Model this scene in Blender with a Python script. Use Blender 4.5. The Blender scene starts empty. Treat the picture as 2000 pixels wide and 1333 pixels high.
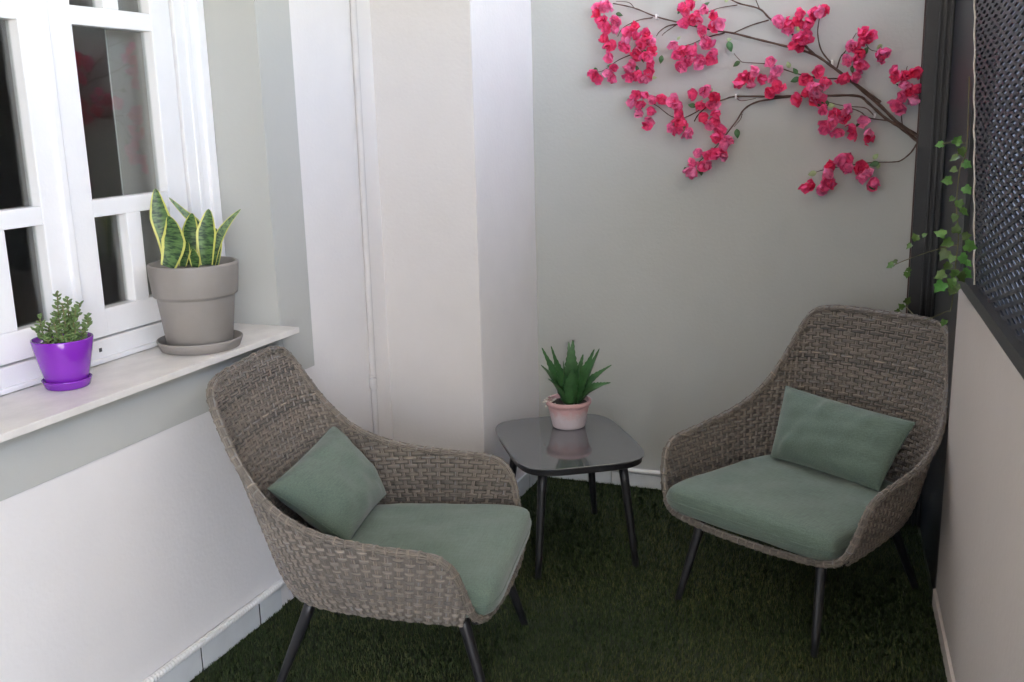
import bpy, bmesh, math, random
import numpy as np
from mathutils import Vector, Matrix

random.seed(7); rng = np.random.default_rng(7)
sc = bpy.context.scene
COL = sc.collection

# ---------------------------------------------------------------- camera
PW, PH, FPX = 2000.0, 1333.0, 1966.0
CAM = np.array([0.0, 0.0, 1.65])
def _unit(v): return v / np.linalg.norm(v)
_down = _unit(np.array([1229 - PW/2, 9354 - PH/2, FPX]))
_fwd = np.array([1800 - PW/2, 200 - PH/2, FPX]); _fwd = _unit(_fwd - _down * (_fwd @ _down))
RW = np.array([np.cross(_fwd, -_down), _fwd, -_down])       # rows: world axes in camera space
cam_data = bpy.data.cameras.new('camera'); cam = bpy.data.objects.new('camera', cam_data)
COL.objects.link(cam); sc.camera = cam
cam_data.sensor_fit = 'HORIZONTAL'; cam_data.sensor_width = 36.0
cam_data.lens = 36.0 * FPX / PW
cam_data.clip_start = 0.05; cam_data.clip_end = 500
_r, _d, _f = RW @ np.array([1, 0, 0]), RW @ np.array([0, 1, 0]), RW @ np.array([0, 0, 1])
cam.matrix_world = Matrix(((_r[0], -_d[0], -_f[0], CAM[0]), (_r[1], -_d[1], -_f[1], CAM[1]),
                           (_r[2], -_d[2], -_f[2], CAM[2]), (0, 0, 0, 1)))
def _ray(px, py): return RW @ np.array([px - PW/2, py - PH/2, FPX])
def at_x(px, py, x): d = _ray(px, py); return CAM + d * ((x - CAM[0]) / d[0])
def at_y(px, py, y): d = _ray(px, py); return CAM + d * ((y - CAM[1]) / d[1])
def at_z(px, py, z): d = _ray(px, py); return CAM + d * ((z - CAM[2]) / d[2])

# ---------------------------------------------------------------- light
SUN_EL, SUN_AZ = 52.0, 174.0          # azimuth clockwise from +Y
world = bpy.data.worlds.new('World'); sc.world = world; world.use_nodes = True
wn = world.node_tree; bg = wn.nodes['Background']
sky = wn.nodes.new('ShaderNodeTexSky'); sky.sky_type = 'NISHITA'; sky.sun_disc = False
sky.sun_elevation = math.radians(SUN_EL); sky.sun_rotation = math.radians(SUN_AZ)
sky.air_density = 0.8; sky.dust_density = 3.0; sky.ozone_density = 1.0
wn.links.new(sky.outputs[0], bg.inputs[0]); bg.inputs[1].default_value = 0.15
sun_d = bpy.data.lights.new('sun', 'SUN'); sun = bpy.data.objects.new('sun', sun_d); COL.objects.link(sun)
sun_d.energy = 4.0; sun_d.angle = math.radians(0.53); sun_d.color = (1.0, 0.95, 0.87)
_e, _a = math.radians(SUN_EL), math.radians(SUN_AZ)
to_sun = Vector((math.sin(_a) * math.cos(_e), math.cos(_a) * math.cos(_e), math.sin(_e)))
sun.rotation_euler = to_sun.to_track_quat('Z', 'Y').to_euler(); sun.location = (0, -6, 8)
vs = sc.view_settings; vs.view_transform = 'Standard'; vs.look = 'None'; vs.gamma = 1.0
vs.use_curve_mapping = False; vs.exposure = 4.0
sc.cycles.max_bounces = 12; sc.cycles.diffuse_bounces = 7; sc.cycles.transparent_max_bounces = 16
sc.cycles.use_denoising = True

# ---------------------------------------------------------------- helpers
def mat(name, rgb, rough=0.6, var=0.0, vscale=8.0, bump=0.0, bscale=60.0, spec=0.5, metal=0.0,
        rand=0.0, coat=0.0, sheen=0.0, stretch=None, sss=0.0):
    m = bpy.data.materials.new(name); m.use_nodes = True; nt = m.node_tree
    b = nt.nodes['Principled BSDF']
    b.inputs['Base Color'].default_value = (*rgb, 1); b.inputs['Roughness'].default_value = rough
    b.inputs['Specular IOR Level'].default_value = spec; b.inputs['Metallic'].default_value = metal
    b.inputs['Coat Weight'].default_value = coat; b.inputs['Sheen Weight'].default_value = sheen
    tc = nt.nodes.new('ShaderNodeTexCoord'); src = tc.outputs['Object']
    if stretch:
        mp = nt.nodes.new('ShaderNodeMapping'); mp.inputs['Scale'].default_value = stretch
        nt.links.new(src, mp.inputs[0]); src = mp.outputs[0]
    colour = None
    if var or rand:
        hsv = nt.nodes.new('ShaderNodeHueSaturation'); hsv.inputs['Color'].default_value = (*rgb, 1)
        val = None
        if var:
            n = nt.nodes.new('ShaderNodeTexNoise'); n.inputs['Scale'].default_value = vscale
            n.inputs['Detail'].default_value = 6; n.inputs['Roughness'].default_value = 0.6
            nt.links.new(src, n.inputs['Vector'])
            r = nt.nodes.new('ShaderNodeMapRange'); r.inputs[1].default_value = 0.3; r.inputs[2].default_value = 0.7
            r.inputs[3].default_value = 1 - var; r.inputs[4].default_value = 1 + var
            nt.links.new(n.outputs[0], r.inputs[0]); val = r.outputs[0]
        if rand:
            oi = nt.nodes.new('ShaderNodeObjectInfo')
            r2 = nt.nodes.new('ShaderNodeMapRange'); r2.inputs[3].default_value = 1 - rand; r2.inputs[4].default_value = 1 + rand
            nt.links.new(oi.outputs['Random'], r2.inputs[0])
            r3 = nt.nodes.new('ShaderNodeMapRange'); r3.inputs[3].default_value = 0.5 - rand * 0.06; r3.inputs[4].default_value = 0.5 + rand * 0.06
            nt.links.new(oi.outputs['Random'], r3.inputs[0]); nt.links.new(r3.outputs[0], hsv.inputs['Hue'])
            if val is not None:
                mu = nt.nodes.new('ShaderNodeMath'); mu.operation = 'MULTIPLY'
                nt.links.new(val, mu.inputs[0]); nt.links.new(r2.outputs[0], mu.inputs[1]); val = mu.outputs[0]
            else: val = r2.outputs[0]
        nt.links.new(val, hsv.inputs['Value']); colour = hsv.outputs[0]
        nt.links.new(colour, b.inputs['Base Color'])
    if bump:
        n2 = nt.nodes.new('ShaderNodeTexNoise'); n2.inputs['Scale'].default_value = bscale
        n2.inputs['Detail'].default_value = 8; nt.links.new(src, n2.inputs['Vector'])
        bp = nt.nodes.new('ShaderNodeBump'); bp.inputs['Strength'].default_value = bump; bp.inputs['Distance'].default_value = 0.004
        nt.links.new(n2.outputs[0], bp.inputs['Height']); nt.links.new(bp.outputs[0], b.inputs['Normal'])
    return m

OFF = {}
def thing(name, label, cat, loc=(0, 0, 0), group=None, rotz=0.0):
    o = bpy.data.objects.new(name, None); COL.objects.link(o); o.empty_display_size = 0.05
    o.location = loc; o.rotation_euler = (0, 0, rotz); OFF[o.name] = np.array(loc, float)
    tag(o, label, cat, group); return o
def tag(o, label=None, cat=None, group=None, kind=None):
    if label: o['label'] = label
    if cat: o['category'] = cat
    if group: o['group'] = group
    if kind: o['kind'] = kind
    return o
def mesh(name, V, F, m, smooth=False):
    me = bpy.data.meshes.new(name); V = np.asarray(V, float)
    me.from_pydata(V.tolist(), [], [tuple(int(i) for i in f) for f in F])
    if m is not None:
        for mm in (m if isinstance(m, (list, tuple)) else [m]): me.materials.append(mm)
    if smooth: me.polygons.foreach_set('use_smooth', [True] * len(me.polygons))
    me.update(); return me
def obj(name, me, parent=None, loc=(0, 0, 0)):
    o = bpy.data.objects.new(name, me); COL.objects.link(o); o.location = loc
    if parent is not None: o.parent = parent; OFF[o.name] = OFF.get(parent.name, np.zeros(3))
    return o
def put(name, VF, m, parent=None, smooth=False, local=False):
    """mesh given in world coordinates; under a parent its vertices are stored relative to the thing's base"""
    V, F = VF; V = np.asarray(V, float)
    if parent is not None and not local: V = V - OFF.get(parent.name, np.zeros(3))
    if parent is None and not local:
        c = np.array([(V[:, 0].min() + V[:, 0].max()) / 2, (V[:, 1].min() + V[:, 1].max()) / 2, V[:, 2].min()])
        o = obj(name, mesh(name, V - c, F, m, smooth), None, c); OFF[o.name] = c; return o
    return obj(name, mesh(name, V, F, m, smooth), parent)
def join(*vfs):
    V, F, n = [], [], 0
    for v, f in vfs:
        v = np.asarray(v, float); V.append(v); F += [tuple(i + n for i in q) for q in f]; n += len(v)
    return np.concatenate(V), F
def box(x0, x1, y0, y1, z0, z1, bev=0.0, seg=2):
    bm = bmesh.new(); bmesh.ops.create_cube(bm, size=1)
    for v in bm.verts: v.co = Vector(((x0 + x1) / 2 + v.co.x * (x1 - x0), (y0 + y1) / 2 + v.co.y * (y1 - y0), (z0 + z1) / 2 + v.co.z * (z1 - z0)))
    if bev: bmesh.ops.bevel(bm, geom=bm.edges[:] + bm.verts[:], offset=bev, segments=seg, affect='EDGES', profile=0.6)
    bm.verts.index_update(); V = np.array([v.co for v in bm.verts]); F = [[v.index for v in f.verts] for f in bm.faces]
    bm.free(); return V, F
def hexa(pb, pt):
    """prism from 4 bottom corners (counter-clockwise from above) and 4 top corners"""
    V = np.array(list(pb) + list(pt), float)
    return V, [(3, 2, 1, 0), (4, 5, 6, 7), (0, 1, 5, 4), (1, 2, 6, 5), (2, 3, 7, 6), (3, 0, 4, 7)]
def frames(P):
    P = np.asarray(P, float); T = np.gradient(P, axis=0); T /= np.linalg.norm(T, axis=1)[:, None] + 1e-12
    N = np.zeros_like(P); a = np.array([0, 0, 1.0]) if abs(T[0, 2]) < 0.9 else np.array([1.0, 0, 0])
    n = _unit(np.cross(T[0], a)); N[0] = n
    for i in range(1, len(P)):
        n = n - T[i] * (n @ T[i]); n = _unit(n); N[i] = n
    return P, T, N, np.cross(T, N)
def tube(P, r, n=8, cap=True):
    P, T, N, B = frames(P); m = len(P); r = np.broadcast_to(np.asarray(r, float), (m,))
    a = np.linspace(0, 2 * np.pi, n, endpoint=False)
    V = P[:, None, :] + r[:, None, None] * (np.cos(a)[None, :, None] * N[:, None, :] + np.sin(a)[None, :, None] * B[:, None, :])
    V = V.reshape(-1, 3); F = []
    for i in range(m - 1):
        for j in range(n):
            k = (j + 1) % n; F.append((i * n + j, i * n + k, (i + 1) * n + k, (i + 1) * n + j))
    if cap: F.append(tuple(range(n - 1, -1, -1))); F.append(tuple((m - 1) * n + j for j in range(n)))
    return V, F
def spline(P, k=8, closed=False):
    P = np.asarray(P, float); out = []
    n = len(P)
    for i in range(n - 1):
        p0 = P[max(i - 1, 0)]; p1 = P[i]; p2 = P[i + 1]; p3 = P[min(i + 2, n - 1)]
        for t in np.linspace(0, 1, k, endpoint=False):
            out.append(0.5 * (2 * p1 + (p2 - p0) * t + (2 * p0 - 5 * p1 + 4 * p2 - p3) * t * t + (3 * p1 - p0 - 3 * p2 + p3) * t ** 3))
    out.append(P[-1]); return np.array(out)
def lathe(prof, n=40, c=(0, 0, 0)):
    prof = np.asarray(prof, float); a = np.linspace(0, 2 * np.pi, n, endpoint=False)
    V = np.stack([np.outer(prof[:, 0], np.cos(a)) + c[0], np.outer(prof[:, 0], np.sin(a)) + c[1],
                  np.repeat(prof[:, 1][:, None], n, 1) + c[2]], -1).reshape(-1, 3)
    F = []
    for i in range(len(prof) - 1):
        for j in range(n):
            k = (j + 1) % n; F.append((i * n + j, i * n + k, (i + 1) * n + k, (i + 1) * n + j))
    F.append(tuple(range(n - 1, -1, -1))); F.append(tuple((len(prof) - 1) * n + j for j in range(n)))
    return V, F

# ---------------------------------------------------------------- materials
M_white = mat('white_render', (0.755, 0.742, 0.735), 0.75, 0.035, 2.2, 0.25, 70)
M_band = mat('grey_green_paint', (0.47, 0.48, 0.455), 0.7, 0.02, 3, 0.2, 60)
M_beige = mat('beige_paint', (0.645, 0.628, 0.620), 0.75, 0.035, 2.2, 0.28, 70)
M_back = mat('sage_grey_paint', (0.432, 0.452, 0.440), 0.7, 0.04, 2.0, 0.28, 70)
M_half = mat('half_wall_paint', (0.50, 0.45, 0.41), 0.75, 0.02, 3, 0.3, 45)
M_added_roof = mat('added_roof_paint', (0.66, 0.62, 0.56), 0.8)
M_gloss_white = mat('gloss_white_paint', (0.84, 0.84, 0.84), 0.32, 0.01, 20, 0.12, 120)
M_tile = mat('skirting_tile', (0.62, 0.65, 0.66), 0.3, 0.05, 12)
M_pvc = mat('white_plastic', (0.75, 0.75, 0.74), 0.45, 0.03, 30)
M_marble = mat('marble', (0.69, 0.67, 0.64), 0.4, 0.10, 14, 0.15, 60, stretch=(1.0, 0.6, 1.0))
M_dark = mat('charcoal_metal', (0.023, 0.024, 0.026), 0.42, 0.15, 14, 0.1, 200)
M_mesh = mat('mesh_metal', (0.020, 0.021, 0.027), 0.55, 0.1, 20)
M_leg = mat('black_powder_coat', (0.014, 0.014, 0.016), 0.4, 0.1, 30)
M_turf = mat('turf_backing', (0.018, 0.026, 0.010), 0.95, 0.2, 30)
M_room = mat('dim_room', (0.42, 0.39, 0.37), 0.9)
M_curtain = mat('curtain_linen', (0.45, 0.42, 0.40), 0.9, 0.04, 60, 0.2, 300)
M_groove = mat('dark_joint', (0.05, 0.05, 0.05), 0.9)
M_terrace = mat('terrace_tile', (0.33, 0.305, 0.27), 0.6, 0.06, 4)

def glass_mat():
    m = bpy.data.materials.new('window_glass'); m.use_nodes = True; nt = m.node_tree; nt.nodes.clear()
    out = nt.nodes.new('ShaderNodeOutputMaterial'); mix = nt.nodes.new('ShaderNodeMixShader')
    tr = nt.nodes.new('ShaderNodeBsdfTransparent'); tr.inputs[0].default_value = (0.86, 0.88, 0.87, 1)
    gl = nt.nodes.new('ShaderNodeBsdfGlossy'); gl.inputs['Roughness'].default_value = 0.03
    lw = nt.nodes.new('ShaderNodeLayerWeight'); lw.inputs[0].default_value = 0.5; pw_ = nt.nodes.new('ShaderNodeMath'); pw_.operation = 'POWER'; pw_.inputs[1].default_value = 5
    nt.links.new(lw.outputs['Facing'], pw_.inputs[0])
    fr = nt.nodes.new('ShaderNodeMath'); fr.operation = 'MULTIPLY_ADD'; fr.inputs[1].default_value = 0.90; fr.inputs[2].default_value = 0.10
    nt.links.new(pw_.outputs[0], fr.inputs[0])
    n = nt.nodes.new('ShaderNodeTexNoise'); n.inputs['Scale'].default_value = 5
    bp = nt.nodes.new('ShaderNodeBump'); bp.inputs['Strength'].default_value = 0.06; bp.inputs['Distance'].default_value = 0.01
    tc = nt.nodes.new('ShaderNodeTexCoord'); nt.links.new(tc.outputs['Object'], n.inputs['Vector'])
    nt.links.new(n.outputs[0], bp.inputs['Height']); nt.links.new(bp.outputs[0], gl.inputs['Normal'])
    nt.links.new(fr.outputs[0], mix.inputs[0]); nt.links.new(tr.outputs[0], mix.inputs[1]); nt.links.new(gl.outputs[0], mix.inputs[2])
    nt.links.new(mix.outputs[0], out.inputs[0]); return m
M_glass = glass_mat()

# ================================================================= SETTING
XL = -1.965          # house wall face
YB = 4.16            # back wall face
XP, YP = -1.55, 3.525 # pier side and front faces
def xr(y): return 0.141 + (3.37 - y) * 0.075   # inner face of the parapet
Y0 = -4.0            # where the added roof begins, behind the camera
YR = 3.80            # the added roof stops short of the back wall, letting sun in
ZC = 2.8; ZM = 2.10       # underside of added roof, top of mesh screen

floor = put('floor', box(-2.6, 0.9, -4.2, YB + 0.4, -0.12, -0.004), M_turf); tag(floor, kind='structure')
ground = put('ground', ([(-60, -60, -0.13), (60, -60, -0.13), (60, 60, -0.13), (-60, 60, -0.13)], [(0, 1, 2, 3)]), M_terrace); tag(ground, kind='structure')

# ---- house wall with its window
house = thing('house_wall', 'white rendered house wall with a grey painted surround and a white casement window', 'wall', (XL, 2.0, 0))
OY0, OY1, OZ0, OZ1 = 1.50, 2.787, 0.954, 2.42
XB = -2.34
wv = join(box(XB, XL, -4, OY0, -0.1, ZC + .1), box(XB, XL, OY1, YP + 0.1, -0.1, ZC + .1),
          box(XB, XL, OY0, OY1, -0.1, OZ0), box(XB, XL, OY0, OY1, OZ1, ZC + .1))
put('wall_face', wv, M_white, house)
bw, bd = 0.186, 0.006
# painted surround: jamb band, lower band, reveal linings
put('surround_band', box(XL, XL + bd, OY1 + .001, OY1 + bw, 0.79, OZ1 + bw, .002), M_band, house)
put('surround_band', box(XL, XL + bd, OY0 - bw, OY0 - .001, 0.79, OZ1 + bw, .002), M_band, house)
put('surround_band', box(XL, XL + bd - .0006, OY0, OY1, 0.79, OZ0 - .001, .001), M_band, house)
put('surround_band', box(XL, XL + bd - .0006, OY0, OY1, OZ1 + .001, OZ1 + bw, .001), M_band, house)
put('reveal', box(-2.175, XL + bd - .0012, OY1 - .004, OY1 + .0005, OZ0 + .02, OZ1), M_band, house)
put('reveal', box(-2.175, XL + bd - .0012, OY0 - .0005, OY0 + .004, OZ0 + .02, OZ1), M_band, house)
put('reveal', box(-2.175, XL + bd - .0012, OY0 + .005, OY1 - .005, OZ1 - .004, OZ1 + .0005), M_band, house)
put('window_sill', box(-2.20, -1.885, OY0 - .03, 2.785, OZ0, 0.974, .0025), M_marble, house)
# frame
XF = -2.165
frame = put('window_frame', join(
    box(-2.235, XF, 2.645, 2.782, 0.975, OZ1 - .005, .003), box(-2.235, XF + .012, 2.742, 2.7815, 0.975, OZ1 - .006, .004),
    box(-2.235, XF + .005, 2.69, 2.712, 1.0, OZ1 - .007, .004),
    box(-2.235, XF, OY0 + .005, 1.642, 0.975, OZ1 - .005, .003), box(-2.235, XF + .012, OY0 + .006, 1.545, 0.975, OZ1 - .006, .004),
    box(-2.235, XF + .001, 1.643, 2.644, 0.9755, 1.042, .003), box(-2.235, XF + .014, 1.55, 2.74, 0.976, 0.990, .004),
    box(-2.235, XF + .001, 1.643, 2.644, 2.30, OZ1 - .006, .003)), M_gloss_white, house)
put('weep_hole', box(XF - .001, XF + .0025, 2.183, 2.193, 1.008, 1.019), M_groove, frame)
XS = -2.172
def sash(ya, yb, inner):
    """one casement leaf; inner = +1 if the meeting stile is at yb"""
    s = thing_part('casement', house)
    z0, z1 = 1.046, 2.296
    st = 0.088
    a0, a1 = ya + .002, yb - .002
    lst = 0.088; 
    gy0, gy1 = a0 + lst, a1 - lst
    mid = (gy0 + gy1) / 2; mw = 0.030
    x0, x1 = XS - .045, XS
    put('stile', box(x0, x1, a0, gy0, z0, z1, .004), M_gloss_white, s)
    put('stile', box(x0, x1, gy1, a1, z0, z1, .004), M_gloss_white, s)
    for (za, zb) in ((z0, 1.126), (1.390, 1.440), (1.918, 1.970), (2.230, z1)):
        put('rail', box(x0 + .001, x1 - .001, gy0 - .001, gy1 + .001, za, zb, .004), M_gloss_white, s)
    for (za, zb) in ((1.126, 1.390), (1.970, 2.230)):
        put('muntin', box(x0 + .002, x1 - .002, mid - mw, mid + mw, za - .001, zb + .001, .004), M_gloss_white, s)
        for (p, q) in ((gy0, mid - mw), (mid + mw, gy1)):
            put('pane', box(XS - .034, XS - .030, p - .003, q + .003, za - .003, zb + .003), M_glass, s)
    put('pane', box(XS - .034, XS - .030, gy0 - .003, gy1 + .003, 1.437, 1.921), M_glass, s)
    # putty beads round the big pane
    return s
def thing_part(name, parent):
    o = bpy.data.objects.new(name, None); COL.objects.link(o); o.empty_display_size = 0.02
    o.parent = parent; OFF[o.name] = OFF[parent.name]; return o
sash(2.144, 2.640, -1); sash(1.648, 2.140, 1)
put('cover_strip', box(XS - .01, XS + .010, 2.118, 2.146, 1.05, 2.292, .005), M_gloss_white, house)
# the room behind
rv = join(box(-5.2, -5.1, 0.4, 3.6, 0.1, 2.8), box(-5.2, XB, 0.3, 0.4, 0.1, 2.8), box(-5.2, XB, 3.6, 3.7, 0.1, 2.8),
          box(-5.2, XB, 0.3, 3.7, 0.0, 0.1), box(-5.2, XB, 0.3, 3.7, 2.8, 2.9))
put('room_shell', rv, M_room, house)
# curtain behind the right casement
cy = np.linspace(2.45, 2.84, 60); cz = np.linspace(0.99, 2.45, 12)
CX = -2.262 + 0.012 * np.sin((cy - 2.45) * 40) * np.clip((cy - 2.45) * 6, 0.15, 1)
V = np.array([[CX[i] + 0.004 * math.sin(z * 5 + i * .2), cy[i] , z] for z in cz for i in range(len(cy))])
F = [(r * 60 + i, r * 60 + i + 1, (r + 1) * 60 + i + 1, (r + 1) * 60 + i) for r in range(11) for i in range(59)]
cur = thing('curtain', 'grey beige curtain hanging inside behind the right hand window casement', 'curtain', (-2.30, 2.5, 0.98))
put('curtain_cloth', (V, F), M_curtain, cur, True)
put('hem', tube([(CX[0] + .002, 2.45, z) for z in cz], 0.0022, 6), M_pvc, cur, True)

# skirting tiles and conduit along the house wall
ty = [0.90, 1.235, 1.57, 1.905, 2.236, 2.535]
for a, b in zip(ty[:-1], ty[1:]):
    put('skirting_tile', box(XL, XL + .012, a + .003, b - .003, 0.0, 0.082, .002), M_tile, house)
put('skirting_tile', box(XL, XL + .012, 2.541, 2.66, 0.0, 0.082, .002), M_tile, house)
for yj in (ty[1:] ):
    put('joint', box(XL, XL + .0105, yj - .0035, yj + .0035, 0.0, 0.080), M_groove, house)
def corrugated(y0, y1, x, z, r):
    n = int((y1 - y0) / 0.0025); ys = np.linspace(y0, y1, n)
    return tube(np.stack([np.full(n, x) + .002 * np.sin(ys * 9), ys, np.full(n, z) + .002 * np.sin(ys * 6 + 1)], 1),
                r + 0.0011 * np.sign(np.sin(ys * 2 * np.pi / 0.0125)), 12)
o = put('corrugated_conduit', corrugated(0.9, 2.665, XL + .013, 0.095, 0.0115), M_pvc, None, True)
tag(o, 'white corrugated conduit lying on the skirting tiles along the window wall', 'conduit')
o = put('conduit_pipe', tube([(XL + .012, y, 0.097) for y in np.linspace(2.666, YP - .003, 12)], 0.011, 12), M_pvc, None, True)
tag(o, 'smooth white conduit pipe low on the wall behind the left chair', 'conduit')
# painted riser pipe beside the pier
rp = thing('riser_pipe', 'slim painted pipe running up the white wall beside the beige pier', 'pipe', (XL + .012, 3.37, 0))
M_riser = mat('riser_paint', (0.60, 0.585, 0.58), 0.85, 0.05, 8)
put('pipe', tube([(XL + .012, 3.372 + .008 * (z - 1), z) for z in np.linspace(0.0, ZC, 14)], 0.0125, 14), M_riser, rp, True)
put('coupling', join(tube([(XL + .012, 3.367, z) for z in (0.60, 0.603, 0.64, 0.643)], [.0135, .0155, .0155, .0135], 14),
                     tube([(XL + .012, 3.367, z) for z in (0.645, 0.647, 0.655, 0.657)], [.0132, .0142, .0142, .0132], 14)), M_riser, rp, True)

# ---- pier in the corner
pier = thing('corner_pier', 'square pier in the corner with a beige front and a white side', 'pier', ((XL + XP) / 2, 3.85, 0))
put('side_face', box(XL + .003, XP, YP + .004, YB + .05, -0.05, ZC + .1, .003), M_white, pier)
put('front_face', box(XL, XP - .0015, YP, YP + .0045, -0.05, ZC + .09), M_beige, pier, )
for a, b in ((3.54, 3.73), (3.735, 3.985), (3.99, 4.155)):
    put('skirting_tile', box(XP, XP + .011, a, b - .002, 0, 0.082, .002), M_tile, pier)
# ---- back wall
bwall = thing('back_wall', 'sage grey painted back wall behind the table and the right chair', 'wall', (-0.7, YB, 0))
put('wall_face', box(XP - .3, 0.23, YB, YB + .2, -0.1, ZC + .1), M_back, bwall)
for k in range(5):
    a = XP + .012 + k * .335
    put('skirting_tile', box(a, min(a + .331, 0.1), YB - .010, YB, 0, 0.062, .002), M_tile, bwall)
o = put('conduit_pipe', tube([(x, YB - .011, 0.076 + .003 * math.sin(x * 5)) for x in np.linspace(XP + .012, 0.08, 30)], 0.0105, 12), M_pvc, None, True)
tag(o, 'white conduit pipe along the foot of the sage grey back wall', 'conduit')

# ---- parapet on the right, rail, mesh screen, corner frame
par = thing('parapet_wall', 'beige rendered parapet wall along the right edge', 'wall', (xr(1.5), 1.5, 0))
ya, yb, th, ht = -0.15, 3.40, 0.13, 1.10
put('wall_face', hexa([(xr(ya), ya, -.05), (xr(ya) + th, ya, -.05), (xr(yb) + th, yb, -.05), (xr(yb), yb, -.05)],
                      [(xr(ya) + .004, ya, ht), (xr(ya) + th, ya, ht), (xr(yb) + th, yb, ht), (xr(yb) + .004, yb, ht)]), M_half, par)
put('skirting', hexa([(xr(ya) - .008, ya, 0), (xr(ya), ya, 0), (xr(yb), yb, 0), (xr(yb) - .008, yb, 0)],
                     [(xr(ya) - .008, ya, .055), (xr(ya) + .001, ya, .06), (xr(yb) + .001, yb, .06), (xr(yb) - .008, yb, .055)]), M_half, par)
scr = thing('mesh_screen', 'dark expanded metal privacy screen on top of the beige parapet', 'screen', (xr(1.5) + .05, 1.5, ht))
def bar(ya, yb, dx0, dx1, z0, z1):
    return hexa([(xr(ya) + dx0, ya, z0), (xr(ya) + dx1, ya, z0), (xr(yb) + dx1, yb, z0), (xr(yb) + dx0, yb, z0)],
                [(xr(ya) + dx0, ya, z1), (xr(ya) + dx1, ya, z1), (xr(yb) + dx1, yb, z1), (xr(yb) + dx0, yb, z1)])
put('bottom_rail', bar(ya, 3.36, -.006, .05, ht + .001, ht + .036), M_dark, scr)
put('top_rail', bar(ya, 3.36, -.006, .05, ZM - .02, ZM + .02), M_dark, scr)
MZ0, MZ1, MY1 = ht + .036, ZM - .02, 3.16
PITCH, HALF = 0.0140, 0.055
def edge_y(z): return 3.135 + (z - MZ0) * 0.40      # the screen's end is cut on a slant
def lattice():
    V, F = [], []; ns = int((MZ1 - MZ0) / PITCH); nj = int((3.52 - ya) / HALF)
    dep, thk = 0.0050, 0.0050
    for i in range(ns):
        base = len(V)
        for j in range(nj + 1):
            y = 3.52 - j * HALF; up = (i + j) % 2
            z = MZ0 + PITCH * (i + .5) + (PITCH * .5 - thk * .6) * (1 if up else -1)
            lean = (z - MZ0) * -0.02
            x = xr(y) + .014 + lean
            t = -0.0008
            y = min(y, edge_y(z)); x = xr(y) + .014 + lean
            V += [(x, y, z - thk - t), (x + dep, y, z - thk + t), (x + dep, y, z + thk + t), (x, y, z + thk - t)]
        for j in range(nj):
            p = base + j * 4; q = p + 4
            for k in range(4):
                l = (k + 1) % 4; F.append((p + k, q + k, q + l, p + l))
    return V, F
lt = put('lattice', lattice(), M_mesh, scr); tag(lt, kind='stuff')
M_dimmer = bpy.data.materials.new('dimming_sheet'); M_dimmer.use_nodes = True; _nt = M_dimmer.node_tree; _b = _nt.nodes['Principled BSDF']
_b.inputs['Base Color'].default_value = (0.03, 0.032, 0.04, 1); _b.inputs['Roughness'].default_value = 0.9
_t = _nt.nodes.new('ShaderNodeBsdfTranslucent'); _t.inputs[0].default_value = (0.38, 0.41, 0.47, 1); _m = _nt.nodes.new('ShaderNodeMixShader'); _m.inputs[0].default_value = 0.5
_n = _nt.nodes.new('ShaderNodeTexNoise'); _n.inputs['Scale'].default_value = 9; _r = _nt.nodes.new('ShaderNodeMapRange'); _r.inputs[3].default_value = .35; _r.inputs[4].default_value = .65
_nt.links.new(_n.outputs[0], _r.inputs[0]); _nt.links.new(_r.outputs[0], _m.inputs[0])
_nt.links.new(_b.outputs[0], _m.inputs[1]); _nt.links.new(_t.outputs[0], _m.inputs[2]); _nt.links.new(_m.outputs[0], [q for q in _nt.nodes if q.type == 'OUTPUT_MATERIAL'][0].inputs[0])
put('dimming_sheet', bar(ya, MY1 - .002, .030, .031, MZ0, MZ1), M_dimmer, scr)  # added sheet, dims the view and the light through the mesh
ez = np.linspace(MZ0, MZ1, 60)
put('edge_cord', tube([(xr(edge_y(z)) + .012 - (z - MZ0) * .02 + .0015 * math.sin(i * 1.1), edge_y(z) + .003 * math.sin(i * 1.7), z) for i, z in enumerate(ez)], 0.0030, 7), mat('pale_cord', (0.62, 0.58, 0.52), 0.7, 0.2, 60), scr, True)

jam = thing('shutter_frame', 'tall charcoal metal shutter frame in the corner right of the flowers', 'frame', (0.06, 4.08, 0))
put('side_panel', bar(3.401, YB - .001, .004, .05, 0.0, ZC + .02), M_dark, jam)  # charcoal panel; its foot also stands in for shaded parapet wall
put('side_panel', bar(MY1 + .008, 3.400, .020, .05, ht + .037, ZC - .07), M_dark, jam)
put('return_panel', box(-0.004, xr(4.1) + .02, 4.085, YB - .002, 0, ZC + .02, .003), M_dark, jam)
for k, xx in enumerate((0.040, 0.060, 0.080)):
    put('rib', box(xx, xx + .009, 4.070, 4.0855, 0, ZC + .015, .002), M_dark, jam)
put('lens_fringe', box(-0.010, -0.0045, 4.10, YB - .002, 0, ZC, .001), mat('fringe_brown', (0.07, 0.035, 0.03), 0.6), jam)  # brown strip stands for the lens colour fringe along the frame

# ---- unseen roof, added to hold light off the lower terrace
roof = put('added_roof', box(-2.6, 1.25, Y0, YR, ZC + .101, ZC + .25), M_added_roof)
tag(roof, 'unseen roof slab added above the terrace to shape the light', 'roof')

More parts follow.
